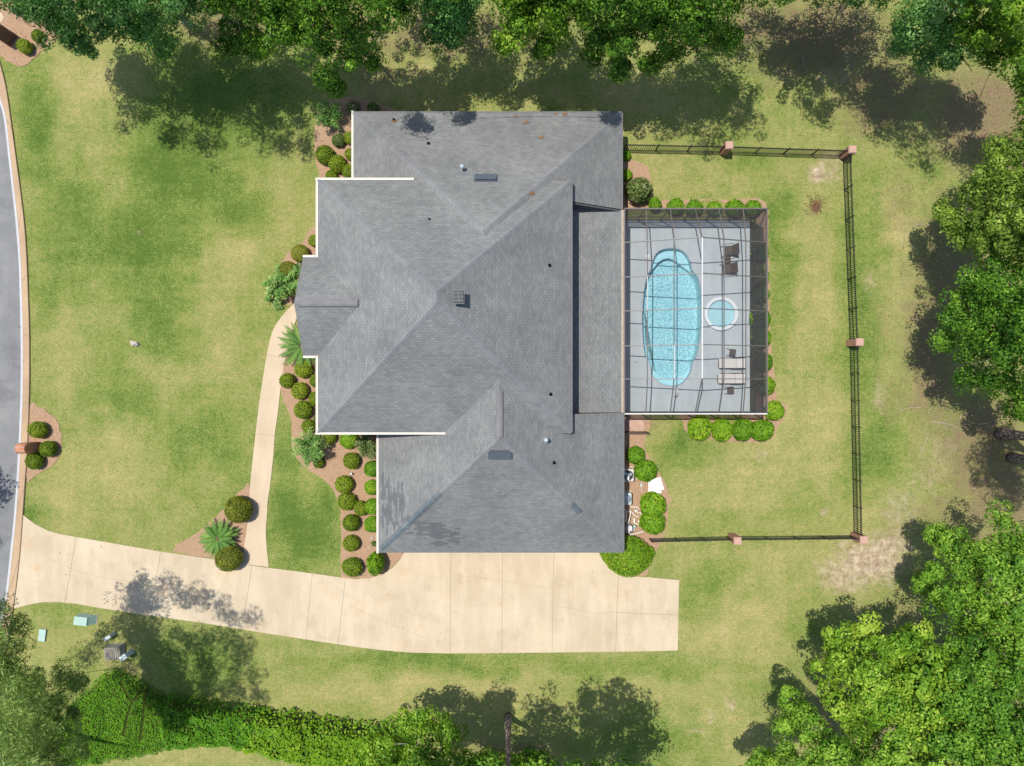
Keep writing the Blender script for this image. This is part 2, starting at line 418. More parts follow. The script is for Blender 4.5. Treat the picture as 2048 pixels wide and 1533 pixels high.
M['glass'] = plain('window_glass', (.03, .045, .055), .06, .8, .05)
M['white'] = plain('white_paint', (.78, .77, .74), .5, .4, .05)
M['doorred'] = plain('front_door', (.20, .05, .035), .4, .5, .1)
M['deck'] = m_concrete('deck_coating', (.350, .390, .412), (.305, .345, .370), 1.5)
M['coping'] = plain('coping', (.20, .26, .29), .7, .3)
M['pool_deep'] = m_poolfloor('pool_finish_caustics', (.165, .365, .415), (.62, .72, .735))
M['pool_step'] = m_poolfloor('pool_step_caustics', (.44, .58, .62), (.66, .74, .755))
M['water'] = m_water('pool_water', (.70, .89, .93))
M['spa_white'] = plain('spa_rim', (.54, .58, .60), .35, .5, .03)
M['bronze'] = plain('bronze_frame', (.135, .115, .105), .45, .5, .15, 3)
M['sheenframe'] = plain('sheen_frame', (.50, .49, .47), .4, .5, .04)  # pale tone stands for light reflected off the bronze purlins
M['fallen'] = m_leaf('fallen_leaf', (.10, .055, .03), (.30, .17, .085), (.58, .44, .28), .05)
M['whiteframe'] = plain('white_frame', (.64, .63, .615), .4, .5, .04)
M['screen_roof'] = m_screen('roof_screen', .10, (.20, .19, .19))
M['screen_wall'] = m_screen('wall_screen', .72, (.070, .070, .080))
M['sling'] = plain('brown_sling', (.075, .064, .060), .8, .2, .3, 25)
M['dframe'] = plain('dark_frame', (.045, .04, .04), .45, .5, .2)
M['cushion'] = plain('pale_sling', (.47, .46, .44), .85, .2, .06, 12)
M['acbox'] = plain('ac_beige', (.62, .56, .49), .5, .4, .06)
M['acgrey'] = plain('ac_grey', (.52, .56, .56), .45, .4, .06)
M['pvc'] = plain('white_pvc', (.82, .76, .72), .5, .4, .06)
M['tank'] = plain('grey_tank', (.40, .39, .41), .5, .4, .08)
M['plastic'] = plain('white_plastic', (.90, .90, .89), .5, .4, .02)
M['green_box'] = plain('pale_green_metal', (.36, .50, .44), .6, .3, .15, 4)
M['grey_box'] = plain('pale_grey_plastic', (.50, .57, .56), .6, .3, .1, 6)
M['old'] = m_concrete('weathered_concrete', (.36, .33, .28), (.24, .22, .18), 6)
M['oldtop'] = m_concrete('peeling_lid', (.085, .09, .10), (.34, .29, .19), 9)
M['rock'] = m_concrete('pale_rock', (.52, .46, .41), (.38, .33, .30), 8)
M['paver'] = m_brick('paver_brick', (.44, .26, .20), (.55, .38, .30), (.40, .32, .26))
M['twig'] = plain('dry_twig', (.26, .135, .085), .95, .1, .4, 20)
M['branch'] = plain('bleached_branch', (.42, .36, .31), .95, .1, .3, 8)
M['needle'] = plain('pine_straw', (.25, .145, .08), .9, .1, .3, 20)
M['bark'] = m_bark('tree_bark', (.24, .21, .19), (.50, .45, .40))
M['pinebark'] = m_bark('pine_bark', (.075, .055, .052), (.40, .32, .29), 7)
M['box'] = m_leaf('boxwood_leaf', (.080, .150, .010), (.205, .290, .018), (.40, .46, .040), .18)
M['boxbright'] = m_leaf('bright_shrub_leaf', (.060, .160, .010), (.160, .340, .014), (.40, .50, .035), .2)
M['boxolive'] = m_leaf('olive_shrub_leaf', (.090, .120, .014), (.205, .235, .024), (.33, .34, .050), .15)
M['boxgrey'] = m_leaf('mixed_shrub_leaf', (.060, .120, .030), (.145, .215, .050), (.42, .38, .24), .15)
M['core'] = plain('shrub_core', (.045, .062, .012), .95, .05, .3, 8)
M['loose'] = m_leaf('loose_shrub_leaf', (.060, .170, .035), (.180, .360, .075), (.56, .66, .28), .3)
M['tree_dark'] = m_leaf('dark_tree_leaf', (.032, .108, .026), (.105, .270, .055), (.320, .510, .160), .22)
M['tree_mid'] = m_leaf('tree_leaf', (.042, .120, .014), (.125, .280, .024), (.340, .510, .060), .20)
M['tree_bright'] = m_leaf('bright_tree_leaf', (.046, .125, .010), (.135, .285, .018), (.370, .500, .060), .16)
M['tree_olive'] = m_leaf('olive_tree_leaf', (.075, .148, .018), (.240, .360, .048), (.520, .620, .135), .20)
M['pine'] = m_leaf('pine_needle_leaf', (.072, .130, .026), (.200, .310, .070), (.45, .56, .17), .2)
M['hedge_leaf'] = m_leaf('hedge_leaf', (.045, .150, .008), (.130, .320, .012), (.340, .520, .035), .2)
M['hedge_bright'] = m_leaf('hedge_bright_leaf', (.050, .150, .008), (.170, .330, .014), (.420, .540, .040), .25)
M['palm'] = m_leaf('palm_leaf', (.040, .115, .020), (.110, .240, .040), (.30, .42, .10), .15, .6)

# ------------------------------------------------------------------ ground
def blobs(PX, PY, items):
    tot = np.zeros_like(PX)
    for (x, y, rx, ry, s) in items:
        d = np.sqrt(((PX - x) / rx) ** 2 + ((PY - y) / ry) ** 2)
        tot = np.maximum(tot, s * np.clip(1.35 - d, 0, 1) / 1.0 if s > 0 else tot)
    return tot

LUSH = [(340,330,110,120,.9),(480,430,70,50,.9),(420,360,60,60,.8),(300,480,130,110,.7),(150,470,90,120,.7),(80,250,40,110,.8),(330,620,80,120,.75),(250,560,90,90,.55),(420,200,170,130,.8),
 (400,910,90,110,.6),(250,800,90,60,.5),(90,590,40,60,.6),(70,1040,40,30,.9),(600,1060,70,90,1.0),(660,1000,30,60,.9),(580,900,30,60,.7),(1290,960,70,45,.9),(1360,900,60,40,.7),(1560,420,40,60,.5),
 (1560,560,30,170,.55),(1720,640,45,280,.75),(1760,900,70,110,.6),(1480,1060,120,60,.35),(1420,1190,60,60,.6),(880,1330,260,25,.7),(1300,1330,160,25,.55),(600,1350,90,60,.4),(400,1330,100,80,.6),
 (1640,1290,70,80,.5),(1560,1380,70,60,.55),(1300,1480,140,70,.5),(1150,1470,100,60,.5),(560,1160,30,20,.8),(200,700,60,80,.5),(760,210,40,20,.6),(1090,210,30,20,.9),(450,1000,50,50,.6),(1500,330,60,40,.5)]
DRY = [(1560,880,330,480,.42),(1250,1400,500,90,.45),(150,160,80,70,.7),(260,180,60,50,.6),(470,520,60,70,.6),(170,690,90,90,.6),(420,660,80,90,.6),(330,760,70,60,.5),(250,920,120,70,.7),(400,960,70,60,.7),(140,1000,60,50,.5),(1380,960,150,60,.5),(1450,1000,160,60,.7),
 (1500,700,0.1,0.1,0),(1620,560,70,170,.6),(1650,900,60,120,.7),(1600,760,50,120,.6),(1330,330,60,40,.6),(1460,350,120,40,.6),(800,1370,300,40,.9),(1000,1330,200,25,.5),(1480,1250,110,100,.7),(1540,1330,60,70,.8),(1450,1400,90,90,.6),(640,1390,120,40,.6),
 (110,1290,70,60,.6),(1790,520,60,120,.7),(1760,300,60,70,.4),(1180,200,200,50,.5),(860,170,120,60,.6),(330,1515,160,40,.7)]
LITTER = [(560,40,330,60,.75),(900,70,260,60,.65),(740,130,60,50,.6),(1500,60,220,80,.8),(1640,80,180,110,.9),(1760,180,130,110,.75),(1960,230,130,110,1.0),(2020,330,80,200,.95),(1900,560,100,200,.8),(1860,720,70,160,.85),
 (1960,880,130,140,.85),(2000,1000,110,110,.85),(1900,1030,100,60,.55),(1800,1070,60,50,.45),(1830,1300,140,180,.6),(2000,1250,160,260,.9),(1700,1450,200,130,.5),(1630,412,17,15,.85),(275,1340,40,22,.6),(230,1335,30,20,.5),
 (1090,1430,60,14,.35),(1000,1510,150,40,.55),(1150,1400,20,10,.3),(30,1450,90,90,.5),(1290,840,40,14,.6),(1770,640,40,80,.35),(1780,800,40,90,.4),(1700,130,120,60,.5),(60,40,100,60,.2),(1800,420,50,80,.45)]
BARE = [(1636,350,26,26,.95),(1740,1120,85,60,1.0),(1690,1150,70,50,.8),(1780,1090,55,35,.85),(1620,1130,35,20,.35),(1800,1020,60,60,.55),(1850,960,70,60,.4),(1650,1026,15,13,.75),(1464,1405,15,12,.7),(1420,1440,14,22,.6),(1810,1020,45,40,.5),(1770,1000,30,30,.4),(280,467,7,9,.6),(510,475,7,7,.5),(480,560,0.1,0.1,0),
 (1660,330,40,50,.55),(1390,1460,30,12,.5),(1870,900,80,60,.4),(1520,910,22,20,.5),(1740,560,22,40,.45),(1760,790,20,50,.5),(1670,150,60,40,.4),(1700,120,30,30,.4),(205,65,16,10,.6),(540,75,18,10,.6),(350,700,60,0.1,0)]

DK = (6.95, 15.55, -1.75, 10.6)     # ground is cut out under the pool deck
def make_ground():
    st = 0.3
    xs = np.concatenate([[-600, -250, -120, -70, -50], np.arange(-42, 42.01, st), [50, 70, 120, 250, 600]])
    ys = np.concatenate([[-600, -250, -120, -70, -45], np.arange(-34, 34.01, st), [45, 70, 120, 250, 600]])
    X, Y = np.meshgrid(xs, ys); nx, ny = len(xs), len(ys)
    Z = np.zeros_like(X)
    for j in range(ny):
        for i in range(nx):
            if abs(X[j, i]) < 43 and abs(Y[j, i]) < 35:
                Z[j, i] = .015 * noise.noise(Vector((X[j, i] * .8, Y[j, i] * .8, 0)))
    V = np.stack([X, Y, Z], -1).reshape(-1, 3)
    idx = np.arange(nx * ny).reshape(ny, nx)
    q = np.stack([idx[:-1, :-1], idx[:-1, 1:], idx[1:, 1:], idx[1:, :-1]], -1).reshape(-1, 4)
    cx = V[q][:, :, 0]; cy = V[q][:, :, 1]
    inside = (cx.min(1) > DK[0]) & (cx.max(1) < DK[1]) & (cy.min(1) > DK[2]) & (cy.max(1) < DK[3])
    q = q[~inside]
    me = bpy.data.meshes.new("ground")
    me.from_pydata(V.tolist(), [], q.tolist()); me.update()
    PX = V[:, 0] * S + 1024; PY = 766.5 - V[:, 1] * S
    # ragged edges: displace lookup with noise
    nv = np.array([noise.noise_vector(Vector((x * .35, y * .35, 5))) for x, y in V[:, :2]]) if True else 0
    nv2 = np.array([noise.noise_vector(Vector((x * 1.1, y * 1.1, 8))) for x, y in V[:, :2]])
    PX2 = PX + nv[:, 0] * 32 + nv2[:, 0] * 14; PY2 = PY + nv[:, 1] * 32 + nv2[:, 1] * 14
    far = np.clip((np.maximum(np.abs(V[:, 0]) - 36, np.abs(V[:, 1]) - 27)) / 4, 0, 1)
    for nm, it in (('lush', LUSH), ('dry', DRY), ('litter', LITTER), ('bare', BARE)):
        a = me.attributes.new(nm, 'FLOAT', 'POINT')
        if nm == 'bare': vals = blobs(PX + nv2[:, 0] * 10, PY + nv2[:, 1] * 10, it)
        else: vals = blobs(PX2, PY2, it)
        if nm == 'litter': vals = np.maximum(vals, far * .6 * (V[:, 0] > -30))
        a.data.foreach_set('value', vals.astype(np.float32))
    o = link('ground', me, [M['lawn']]); tag(o, kind='structure'); return o
make_ground()

def sheet(name, px, z, mat, depth=.05, kind='structure'):
    mb = MB(); mb.prism([(v.x, v.y) for v in G(px)], z - depth, z)
    o = mb.build(name, mat); tag(o, kind=kind); return o

# road: white edge line and kerb follow two gently curved lines
LINE = [(-120,-120),(-60,0),(-18,130),(0,201),(10,239),(22,342),(33,441),(39.5,524),(41.5,585),(43.5,670),(43.5,773),(40,875),(32,1009),(22,1111),(13,1190),(5,1228),(-10,1310),(-40,1440),(-80,1580),(-140,1750)]
KERB = [(-90,-120),(-36,0),(-1,118),(14,178),(26,260),(35,325),(44,393),(53,478),(58,585),(60.5,671),(60.5,773),(57.5,876),(51,978),(47.5,1026),(40.5,1118),(29,1211),(14,1303),(-14,1430),(-52,1570),(-110,1750)]
LINEs = smooth_pts(LINE, 6, False); KERBs = smooth_pts(KERB, 6, False)
off = lambda L, d: [(x + d, y) for x, y in L]
sheet('road', off(LINEs, 4) + [(-700, 1750), (-700, -120)], .012, M['asphalt'])
sheet('road_edge_line', off(LINEs, 2.3) + list(reversed(off(LINEs, -1.9))), .020, M['paint'], .004)
# kerb: gutter pan next to the line that rises to a rounded back edge
kb = MB(); a = off(LINEs, 2.4); n_ = min(len(a), len(KERBs))
prof = [(0, .016), (.55, .03), (.72, .10), (.97, .115), (1.0, .09), (1.0, -.05)]
for i in range(n_):
    p, q = at(*a[i]), at(*KERBs[i])
    for t, z in prof:
        c = p.lerp(q, t); kb.v.append((c.x, c.y, z))
for i in range(n_ - 1):
    for j in range(len(prof) - 1):
        m_ = len(prof); kb.f.append((i*m_+j, (i+1)*m_+j, (i+1)*m_+j+1, i*m_+j+1)); kb.mi.append(0)
o = kb.build('kerb', M['kerb'], smooth=False); tag(o, kind='structure')
kj = MB()
for y in (140, 262, 402, 550, 676, 800, 978, 1118):
    i = min(range(n_), key=lambda i: abs(KERBs[i][1] - y)); p, q = at(a[i][0] + 1, a[i][1]), at(KERBs[i][0] - .5, KERBs[i][1])
    for t0, t1, z0, z1 in ((0, .55, .018, .032), (.55, .72, .032, .102), (.72, .97, .102, .117)):
        P0 = p.lerp(q, t0); P1 = p.lerp(q, t1); P0.z = z0 + .003; P1.z = z1 + .003; kj.bar(P0, P1, .03, .004)
o = kj.build('kerb_joint', M['joint']); tag(o, kind='structure')

DRIVE = [(47,1030),(70,1048),(98,1062),(123,1069),(170,1077),(320,1103),(430,1119),(500,1130),(540,1136),(625,1147),(680,1155),(712,1158.5),(740,1156.5),(765,1149),(785,1136),(800,1120),(812,1100),(818,1078),(1186,1078),(1196,1100),(1206,1122),(1222,1140),(1245,1152),(1272,1153.5),(1300,1155),(1358,1160),(1355,1301),(1300,1302.5),(1100,1305),(900,1307),(820,1305),(760,1300),(700,1292),(620,1280),(510,1263),(400,1245),(300,1231),(200,1216),(150,1207),(115,1204),(85,1204.5),(60,1209),(29,1217)]
sheet('driveway', DRIVE, .045, M['drive'], .1)
WALKL = [(586,610),(569,627),(552,650),(543,671),(535,705),(528,746),(519.5,801),(512.6,859),(506,917),(500.6,970),(499,1000),(497,1030),(494,1060),(490,1085),(487,1110),(484,1128)]
WALKR = [(600,604),(597,625),(588,655),(580,690),(571,719),(562,773),(557,818),(550,869),(547,910),(541,968),(536,1002),(534,1035),(532,1060),(533,1085),(535,1108),(538,1134)]
sheet('walkway', smooth_pts(WALKL, 4, False) + [(640, 590)] * 0 + list(reversed(smooth_pts(WALKR, 4, False))), .04, M['walk'], .09)
sheet('porch_floor', [(596,520),(640,520),(640,706),(604,706),(600,604)], .06, M['walk'], .09)
# control joints and cracks
jm = MB()
def joint(pts, w_=.022, z=.0475, wob=0.0):
    q = smooth_pts(pts, 4, False) if len(pts) > 2 else pts
    if wob: q = jitter(q, wob, 5, False) + [q[-1]]
    for p0, p1 in zip(q[:-1], q[1:]): jm.bar(at(p0[0], p0[1]) + Vector((0,0,z)), at(p1[0], p1[1]) + Vector((0,0,z)), w_, .004)
for pts in ([(153,1075),(131,1204)], [(322,1104),(302,1230)], [(505,1132),(484,1258)], [(625,1148),(612,1278)], [(691,1157),(676,1288)], [(902,1082),(900,1306)], [(1005,1082),(1004,1305)], [(1108,1082),(1104,1304)], [(1236,1153),(1231,1303)],
            [(1232,1225),(1357,1230)], [(493,1130),(538,1135.5)], [(1302,1155),(1357,1160)]): joint(pts)
for pts in ([(510,1011),(536,1012.5)], [(512,868),(550,871.5)], [(534,710.5),(573,717)]): joint(pts, .018, .0425)
for pts in ([(100,1118),(180,1150),(270,1165),(350,1180)], [(905,1150),(1000,1160),(1050,1170),(1107,1176)], [(1106,1212),(1150,1218),(1190,1226),(1232,1224)], [(700,1210),(750,1235),(790,1252),(850,1275)], [(660,1165),(690,1185),(720,1205)]): joint(pts, .009, .0475, 1.6)
o = jm.build('driveway_joint', M['joint']); tag(o, kind='structure')

# mulch beds
BEDS = [
 [(705,372),(641,368),(638,346),(631,321),(629,270),(631,245),(645,213),(665,200),(690,195),(723,197),(756,208),(800,224),(800,260),(725,260),(725,372)],
 [(660,440),(631,450),(616,470),(603,487),(583,501),(566,520),(556,545),(550,575),(556,603),(586,611),(600,600),(660,600)],
 [(606,640),(590,655),(582,690),(572,719),(566,743),(562,772),(566,795),(576,821),(583,843),(584,876),(586,900),(600,925),(620,942),(640,955),(656,966),(667,983),(675,1001),(681,1026),(682,1051),(683.5,1076),(682,1110),(683,1146),(685,1156),(712,1158),(740,1156),(765,1148),(785,1135),(800,1119),(811,1100),(812,1070),(780,1060),(780,880),(660,850),(660,640)],
 [(499,966),(486,978),(466,995),(451,1013),(435,1031),(418,1045),(403,1060),(380,1076),(345,1102),(430,1118),(485,1127),(489,1095),(493,1075),(496,1045),(499,1005)],
 [(60,812),(73,811),(88,819),(100,828),(113,840),(118.6,855),(123,872),(123,892),(120,909),(113,923),(100,934),(82,944),(66,955),(54,962),(56,900)],
 [(-60,60),(-20,85),(1,112),(16,124),(34,132),(47,133),(59,126),(70,114.5),(83,104),(98,91),(112,80),(140,45),(140,-60),(-60,-60)],
 [(1240,836),(1300,842),(1294,868),(1288,888),(1295,911),(1312,935),(1330,965),(1336,985),(1343,1000),(1337,1015),(1333,1048),(1326,1073),(1311,1103),(1301,1123),(1293,1148),(1286,1153),(1245,1152),(1222,1140),(1206,1122),(1196,1100),(1190,1080),(1240,1070)],
 [(1364,820),(1366,846),(1371,861),(1386,873),(1420,879),(1453,883),(1490,885),(1519,885),(1544,877),(1559,847),(1572,830),(1570,810),(1552,795),(1548,740),(1542,690),(1539,600),(1538,540),(1536,480),(1530,404),(1460,400),(1380,400),(1310,398),(1302,360),(1290,330),(1250,318),(1240,318),(1240,425),(1508,425),(1508,820)],
]
BED_NAMES = []
for i, b_ in enumerate(BEDS):
    sm = smooth_pts(b_, 3) if i not in (3, 6) else smooth_pts(b_, 2)
    sheet('mulch_bed', jitter(sm, 2.4, 4), .030, M['mulch'], .05)
sheet('brick_paver_pad', [(1246,836),(1287,838),(1287,862),(1246,862)], .055, M['paver'], .04)
sheet('neighbour_driveway', [(-60,28),(4,26),(9,36),(5,44),(-60,70)], .045, M['walk'], .06)
sheet('neighbour_path', [(-60,1512),(20,1506),(45,1525),(50,1580),(-60,1580)], .045, M['walk'], .06)

# ------------------------------------------------------------------ house
house = empty('house', (0, 4.5, 0), 'sprawling brick house under grey shingle hip roofs with white gutters', 'house')
HOFF = Vector(house.location)
def hpart(o):
    o.parent = house; o.matrix_parent_inverse = Matrix.Translation(-HOFF); return o

def roof_mesh(name, faces, mat, parent, thick=.0):
    me = bpy.data.meshes.new(name); vs = []; fs = []; uvs = []
    for f in faces:
        P = [Vector(p) for p in f]; n = Vector((0, 0, 0))
        for i in range(len(P)):
            a_, b_ = P[i], P[(i+1) % len(P)]; n += a_.cross(b_)
        n.normalize()
        if n.z < 0: P.reverse(); n = -n
        h = Vector((n.x, n.y, 0)).normalized(); u = Vector((-h.y, h.x, 0)); v = u.cross(n) * -1
        base = len(vs); vs += [tuple(p) for p in P]; fs.append(tuple(range(base, base + len(P))))
        uvs += [(p.dot(u) + 50, p.dot(v) + 50) for p in P]
    me.from_pydata(vs, [], fs); uv = me.uv_layers.new(name='UVMap')
    uv.data.foreach_set('uv', [c for q in uvs for c in q]); me.update()
    o = link(name, me, [mat]); 
    sd = o.modifiers.new('thick', 'SOLIDIFY'); sd.thickness = .06; sd.offset = -1
    return o

PT = .57
# main pyramid
XW, XE, YN, YS, ZM = -11.37, 3.49, 11.90, -2.89, 5.5
AN, AS_ = Vector((-3.94, 4.78, 9.74)), Vector((-3.94, 4.24, 9.74))
c_nw, c_ne, c_se, c_sw = Vector((XW, YN, ZM)), Vector((XE, YN, ZM)), Vector((XE, YS, ZM)), Vector((XW, YS, ZM))
mroof = hpart(roof_mesh('roof', [(c_nw, c_ne, AN), (c_ne, c_se, AS_, AN), (c_se, c_sw, AS_), (c_sw, c_nw, AN, AS_)], M['shingle'], house))
# north wing
n_nw, n_ne = Vector((-9.87, 16.83, 3)), Vector((6.82, 16.83, 3)); nap = Vector((-1.525, 8.485, 3 + PT * 8.345)); nrg = Vector((-1.525, 7.7, nap.z))
ze = lambda x: 3 + PT * (6.82 - x)
nroof = hpart(roof_mesh('roof', [(n_nw, n_ne, nap), (n_ne, (6.82, 10.82, 3), (3.2, 10.82, ze(3.2)), (3.2, 7.7, ze(3.2)), nrg, nap), (n_nw, nap, nrg, (-9.87, 7.7, 3))], M['shingle'], house))
# garage wing
gW, gE, gS = -8.31, 6.91, -10.48; gap_ = Vector((-.70, -3.1, 3 + PT * 7.61)); grg = Vector((-.70, .9, gap_.z))
zg = lambda x: 3 + PT * (gE - x)
g_sw, g_se = Vector((gW, gS, 3)), Vector((gE, gS, 3))
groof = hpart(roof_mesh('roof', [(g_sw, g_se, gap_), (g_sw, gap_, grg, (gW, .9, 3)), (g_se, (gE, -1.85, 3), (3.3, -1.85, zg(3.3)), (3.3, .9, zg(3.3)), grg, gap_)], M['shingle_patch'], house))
# lanai roof
lroof = hpart(roof_mesh('roof', [((3.0, 10.80, 3.66), (6.82, 10.80, 2.92), (6.82, -1.83, 2.92), (3.0, -1.83, 3.66))], M['shingle'], house))
# entry gable
eX, eN, eS, eR, eZ = -12.25, 7.37, 1.60, 4.49, 5.5; rz_ = eZ + PT * (eN - eR)
eroof = hpart(roof_mesh('roof', [((eX, eN, eZ), (-8.2, eN, eZ), (-8.2, eR, rz_), (eX, eR, rz_)), ((eX, eS, eZ), (-8.2, eS, eZ), (-8.2, eR, rz_), (eX, eR, rz_))], M['shingle'], house))

def caps(name, segs, mat, parent, w_=.17, lift=.018):
    for sg in segs: cap1(name, [sg], mat, parent, w_, lift)
def cap1(name, segs, mat, parent, w_, lift):
    """folded ridge-cap shingles along a hip: p, q and the two face normals"""
    me = bpy.data.meshes.new(name); vs, fs, uvs = [], [], []
    for p, q, n1, n2 in segs:
        p, q, n1, n2 = Vector(p), Vector(q), Vector(n1).normalized(), Vector(n2).normalized(); d = (q - p).normalized(); L = (q - p).length
        s1 = d.cross(n1); s1 = s1 if s1.dot(n1 + n2) < 0 or s1.z < 0 else -s1
        s1 = d.cross(n1).normalized(); s2 = d.cross(n2).normalized()
        if s1.dot(Vector((n1.x, n1.y, 0))) < 0: s1 = -s1
        if s2.dot(Vector((n2.x, n2.y, 0))) < 0: s2 = -s2
        m_ = (n1 + n2).normalized(); base = len(vs)
        for e, l in ((p, 0), (q, L)):
            vs += [tuple(e + s1 * w_ + n1 * lift * .7), tuple(e + m_ * lift * 1.8), tuple(e + s2 * w_ + n2 * lift * .7)]
        fs += [(base, base+1, base+4, base+3), (base+1, base+2, base+5, base+4)]
        uvs += [(.1, 0), (.5, 0), (.5, L), (.1, L), (.5, 0), (.9, 0), (.9, L), (.5, L)]
    me.from_pydata(vs, [], fs); uv = me.uv_layers.new(name='UVMap'); uv.data.foreach_set('uv', [c for t in uvs for c in t]); me.update()
    bm = bmesh.new(); bm.from_mesh(me); bmesh.ops.recalc_face_normals(bm, faces=bm.faces); bm.to_mesh(me); bm.free()
    o = link(name, me, [mat], parent); return o
nN, nS, nE, nW = (0, PT, 1), (0, -PT, 1), (PT, 0, 1), (-PT, 0, 1)
caps('ridge_cap', [(c_nw, AN, nN, nW), (c_ne, AN, nN, nE), (c_se, AS_, nS, nE), (c_sw, AS_, nS, nW), (AN + Vector((0, .05, 0)), AS_ - Vector((0, .05, 0)), nE, nW)], M['cap'], mroof)
caps('ridge_cap', [(n_nw, nap, nN, nW), (n_ne, nap, nN, nE)], M['cap'], nroof)
gl = g_sw.lerp(gap_, .54); gr0 = g_se.lerp(gap_, .365); gr1 = g_se.lerp(gap_, .445)
caps('ridge_cap', [(gl, gap_, nS, nW), (gr1, gap_, nS, nE), (g_se, gr0, nS, nE)], M['cap'], groof, .15)
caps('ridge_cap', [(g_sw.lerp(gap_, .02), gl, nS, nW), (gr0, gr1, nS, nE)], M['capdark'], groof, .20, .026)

def ridge_vent(p, q, parent, wd=.20):
    mb = MB(); p, q = Vector(p), Vector(q); d = (q - p).normalized(); s = Vector((-d.y, d.x, 0)); up = Vector((0, 0, 1)); base = 0; pr = [(-wd, -.10), (-wd * .92, .02), (-.05, .085), (.05, .085), (wd * .92, .02), (wd, -.10)]
    for e in (p, q):
        for a_, z_ in pr: mb.v.append(tuple(e + s * a_ + up * z_))
    n6 = len(pr)
    for j in range(n6 - 1): mb.f.append((j, j+1, n6+j+1, n6+j)); mb.mi.append(0)
    mb.f.append(tuple(range(n6))); mb.f.append(tuple(reversed(range(n6, 2*n6)))); mb.mi += [0, 0]
    for t in [i / 5 for i in range(1, 5)]:
        c = p.lerp(q, t); mb.bar(c - s * wd * .9 + up * .03, c + up * .09, .02, .012); mb.bar(c + up * .09, c + s * wd * .9 + up * .03, .02, .012)
    return mb.build('ridge_vent', M['ridgevent'], parent)
ridge_vent((-.70, -3.0, gap_.z), (-.70, -.45, gap_.z), groof)
ridge_vent((eX + .25, eR, rz_), (-8.65, eR, rz_), eroof)

def roof_z(x, y):
    zs = [-1]
    if XW <= x <= XE and YS <= y <= YN: zs.append(ZM + PT * min(x - XW, XE - x, YN - y, y - YS))
    if -9.87 <= x <= 6.82 and 7.7 <= y <= 16.83: zs.append(3 + PT * min(x + 9.87, 6.82 - x, 16.83 - y))
    if gW <= x <= gE and gS <= y <= .9: zs.append(3 + PT * min(x - gW, gE - x, (y - gS) * 1.03))
    if 3 <= x <= 6.82 and -1.83 <= y <= 10.8: zs.append(2.92 + .194 * (6.82 - x))
    return max(zs)
def on_roof(px, py):
    z = 5.0
    for _ in range(12):
        p = at(px, py, z); z = z * .4 + roof_z(p.x, p.y) * .6
    return at(px, py, z)

# low box vents, chimney cap, flue pipes, boots
def slope_box(name, px, py, wx, wy, h, dirv, parent):
    c = on_roof(px, py); mb = MB(); ang = math.atan(PT)
    ax, an = ('X', -ang) if dirv == 'N' else ('X', ang)
    mb.box((0, 0, h / 2), (wx, wy, h), 0, 0, .96)
    mb.box((0, 0, h + .012), (wx + .05, wy + .06, .024))
    mb.box((0, -.0, .01), (wx + .16, wy + .18, .02))
    me_o = mb.build(name, M['vent'], parent)
    me_o.location = c; me_o.rotation_euler = (an, 0, 0); return me_o
slope_box('roof_vent', 971.5, 357.5, 1.20, .36, .13, 'N', nroof)
slope_box('roof_vent', 1001, 909.5, 1.22, .42, .13, 'S', groof)
c = on_roof(919, 597); mb = MB()
mb.box((0, 0, .18), (.46, .56, .7), 0, 1); mb.box((0, 0, .56), (.60, .74, .07), 0, 0); mb.box((0, 0, .60), (.52, .64, .03), 0, 2)
for i in range(7): mb.box((-.20 + i * .066, 0, .623), (.022, .60, .02), 0, 1)
for i in range(3): mb.box((0, -.2 + i * .2, .63), (.48, .015, .02), 0, 1)
chim = mb.build('chimney_cap', [M['vent_slat'], M['vent'], M['darkhole']], mroof); chim.location = c
for px, py, par in ((925.5, 338, nroof), (1091.5, 879.5, groof)):
    c = on_roof(px, py); mb = MB()
    mb.lathe((0, 0, 0), [(.17, -.06), (.10, .10), (.08, .12), (.08, .42), (.14, .43), (.14, .50), (.11, .56), (.001, .58)], 18)
    f = mb.build('flue_pipe', M['galv'], par, True); f.location = c
for px, py, par in ((857, 288, nroof), (788, 241, nroof), (859, 440, mroof), (1098.5, 531, mroof), (1100.5, 789, mroof), (1107.5, 926, groof)):
    c = on_roof(px, py); mb = MB()
    mb.lathe((0, 0, 0), [(.13, -.05), (.09, .03), (.045, .06), (.045, .28), (.03, .28), (.03, .1)], 12)
    f = mb.build('vent_pipe', M['darkhole'], par, True); f.location = c

# gutters
def gutter(name, segs, mat, w_=.115, h_=.13):
    for p, q, out in segs:
        mb = MB()
        p, q, out = Vector(p), Vector(q), Vector(out); a_ = out * (w_ / 2)
        # open trough: back, floor, front lip
        dz = Vector((0, 0, -.045))
        mb.bar(p + out * w_ + dz, q + out * w_ + dz, .03, h_); mb.bar(p + out * (w_ * .52) + dz + Vector((0, 0, .03)), q + out * (w_ * .52) + dz + Vector((0, 0, .03)), w_ * .9, .03)
        mb.bar(p + out * .012 + dz, q + out * .012 + dz, .022, h_)
        mb.bar(p + dz, p + out * w_ + dz, .02, h_); mb.bar(q + dz, q + out * w_ + dz, .02, h_)
        hpart(mb.build(name, mat))
gutter('gutter', [(c_nw + Vector((-.15, 0, 0)), (-5.75, YN, ZM), (0, 1, 0)), (c_nw, (XW, eN, ZM), (-1, 0, 0)), ((XW, eS, ZM), c_sw, (-1, 0, 0)), (c_sw + Vector((-.15, 0, 0)), (-3.8, YS, ZM), (0, -1, 0)),
                  ((eX, eN, eZ), (XW - .16, eN, eZ), (0, 1, 0)), ((eX, eS, eZ), (XW - .16, eS, eZ), (0, -1, 0))], M['gutter'])
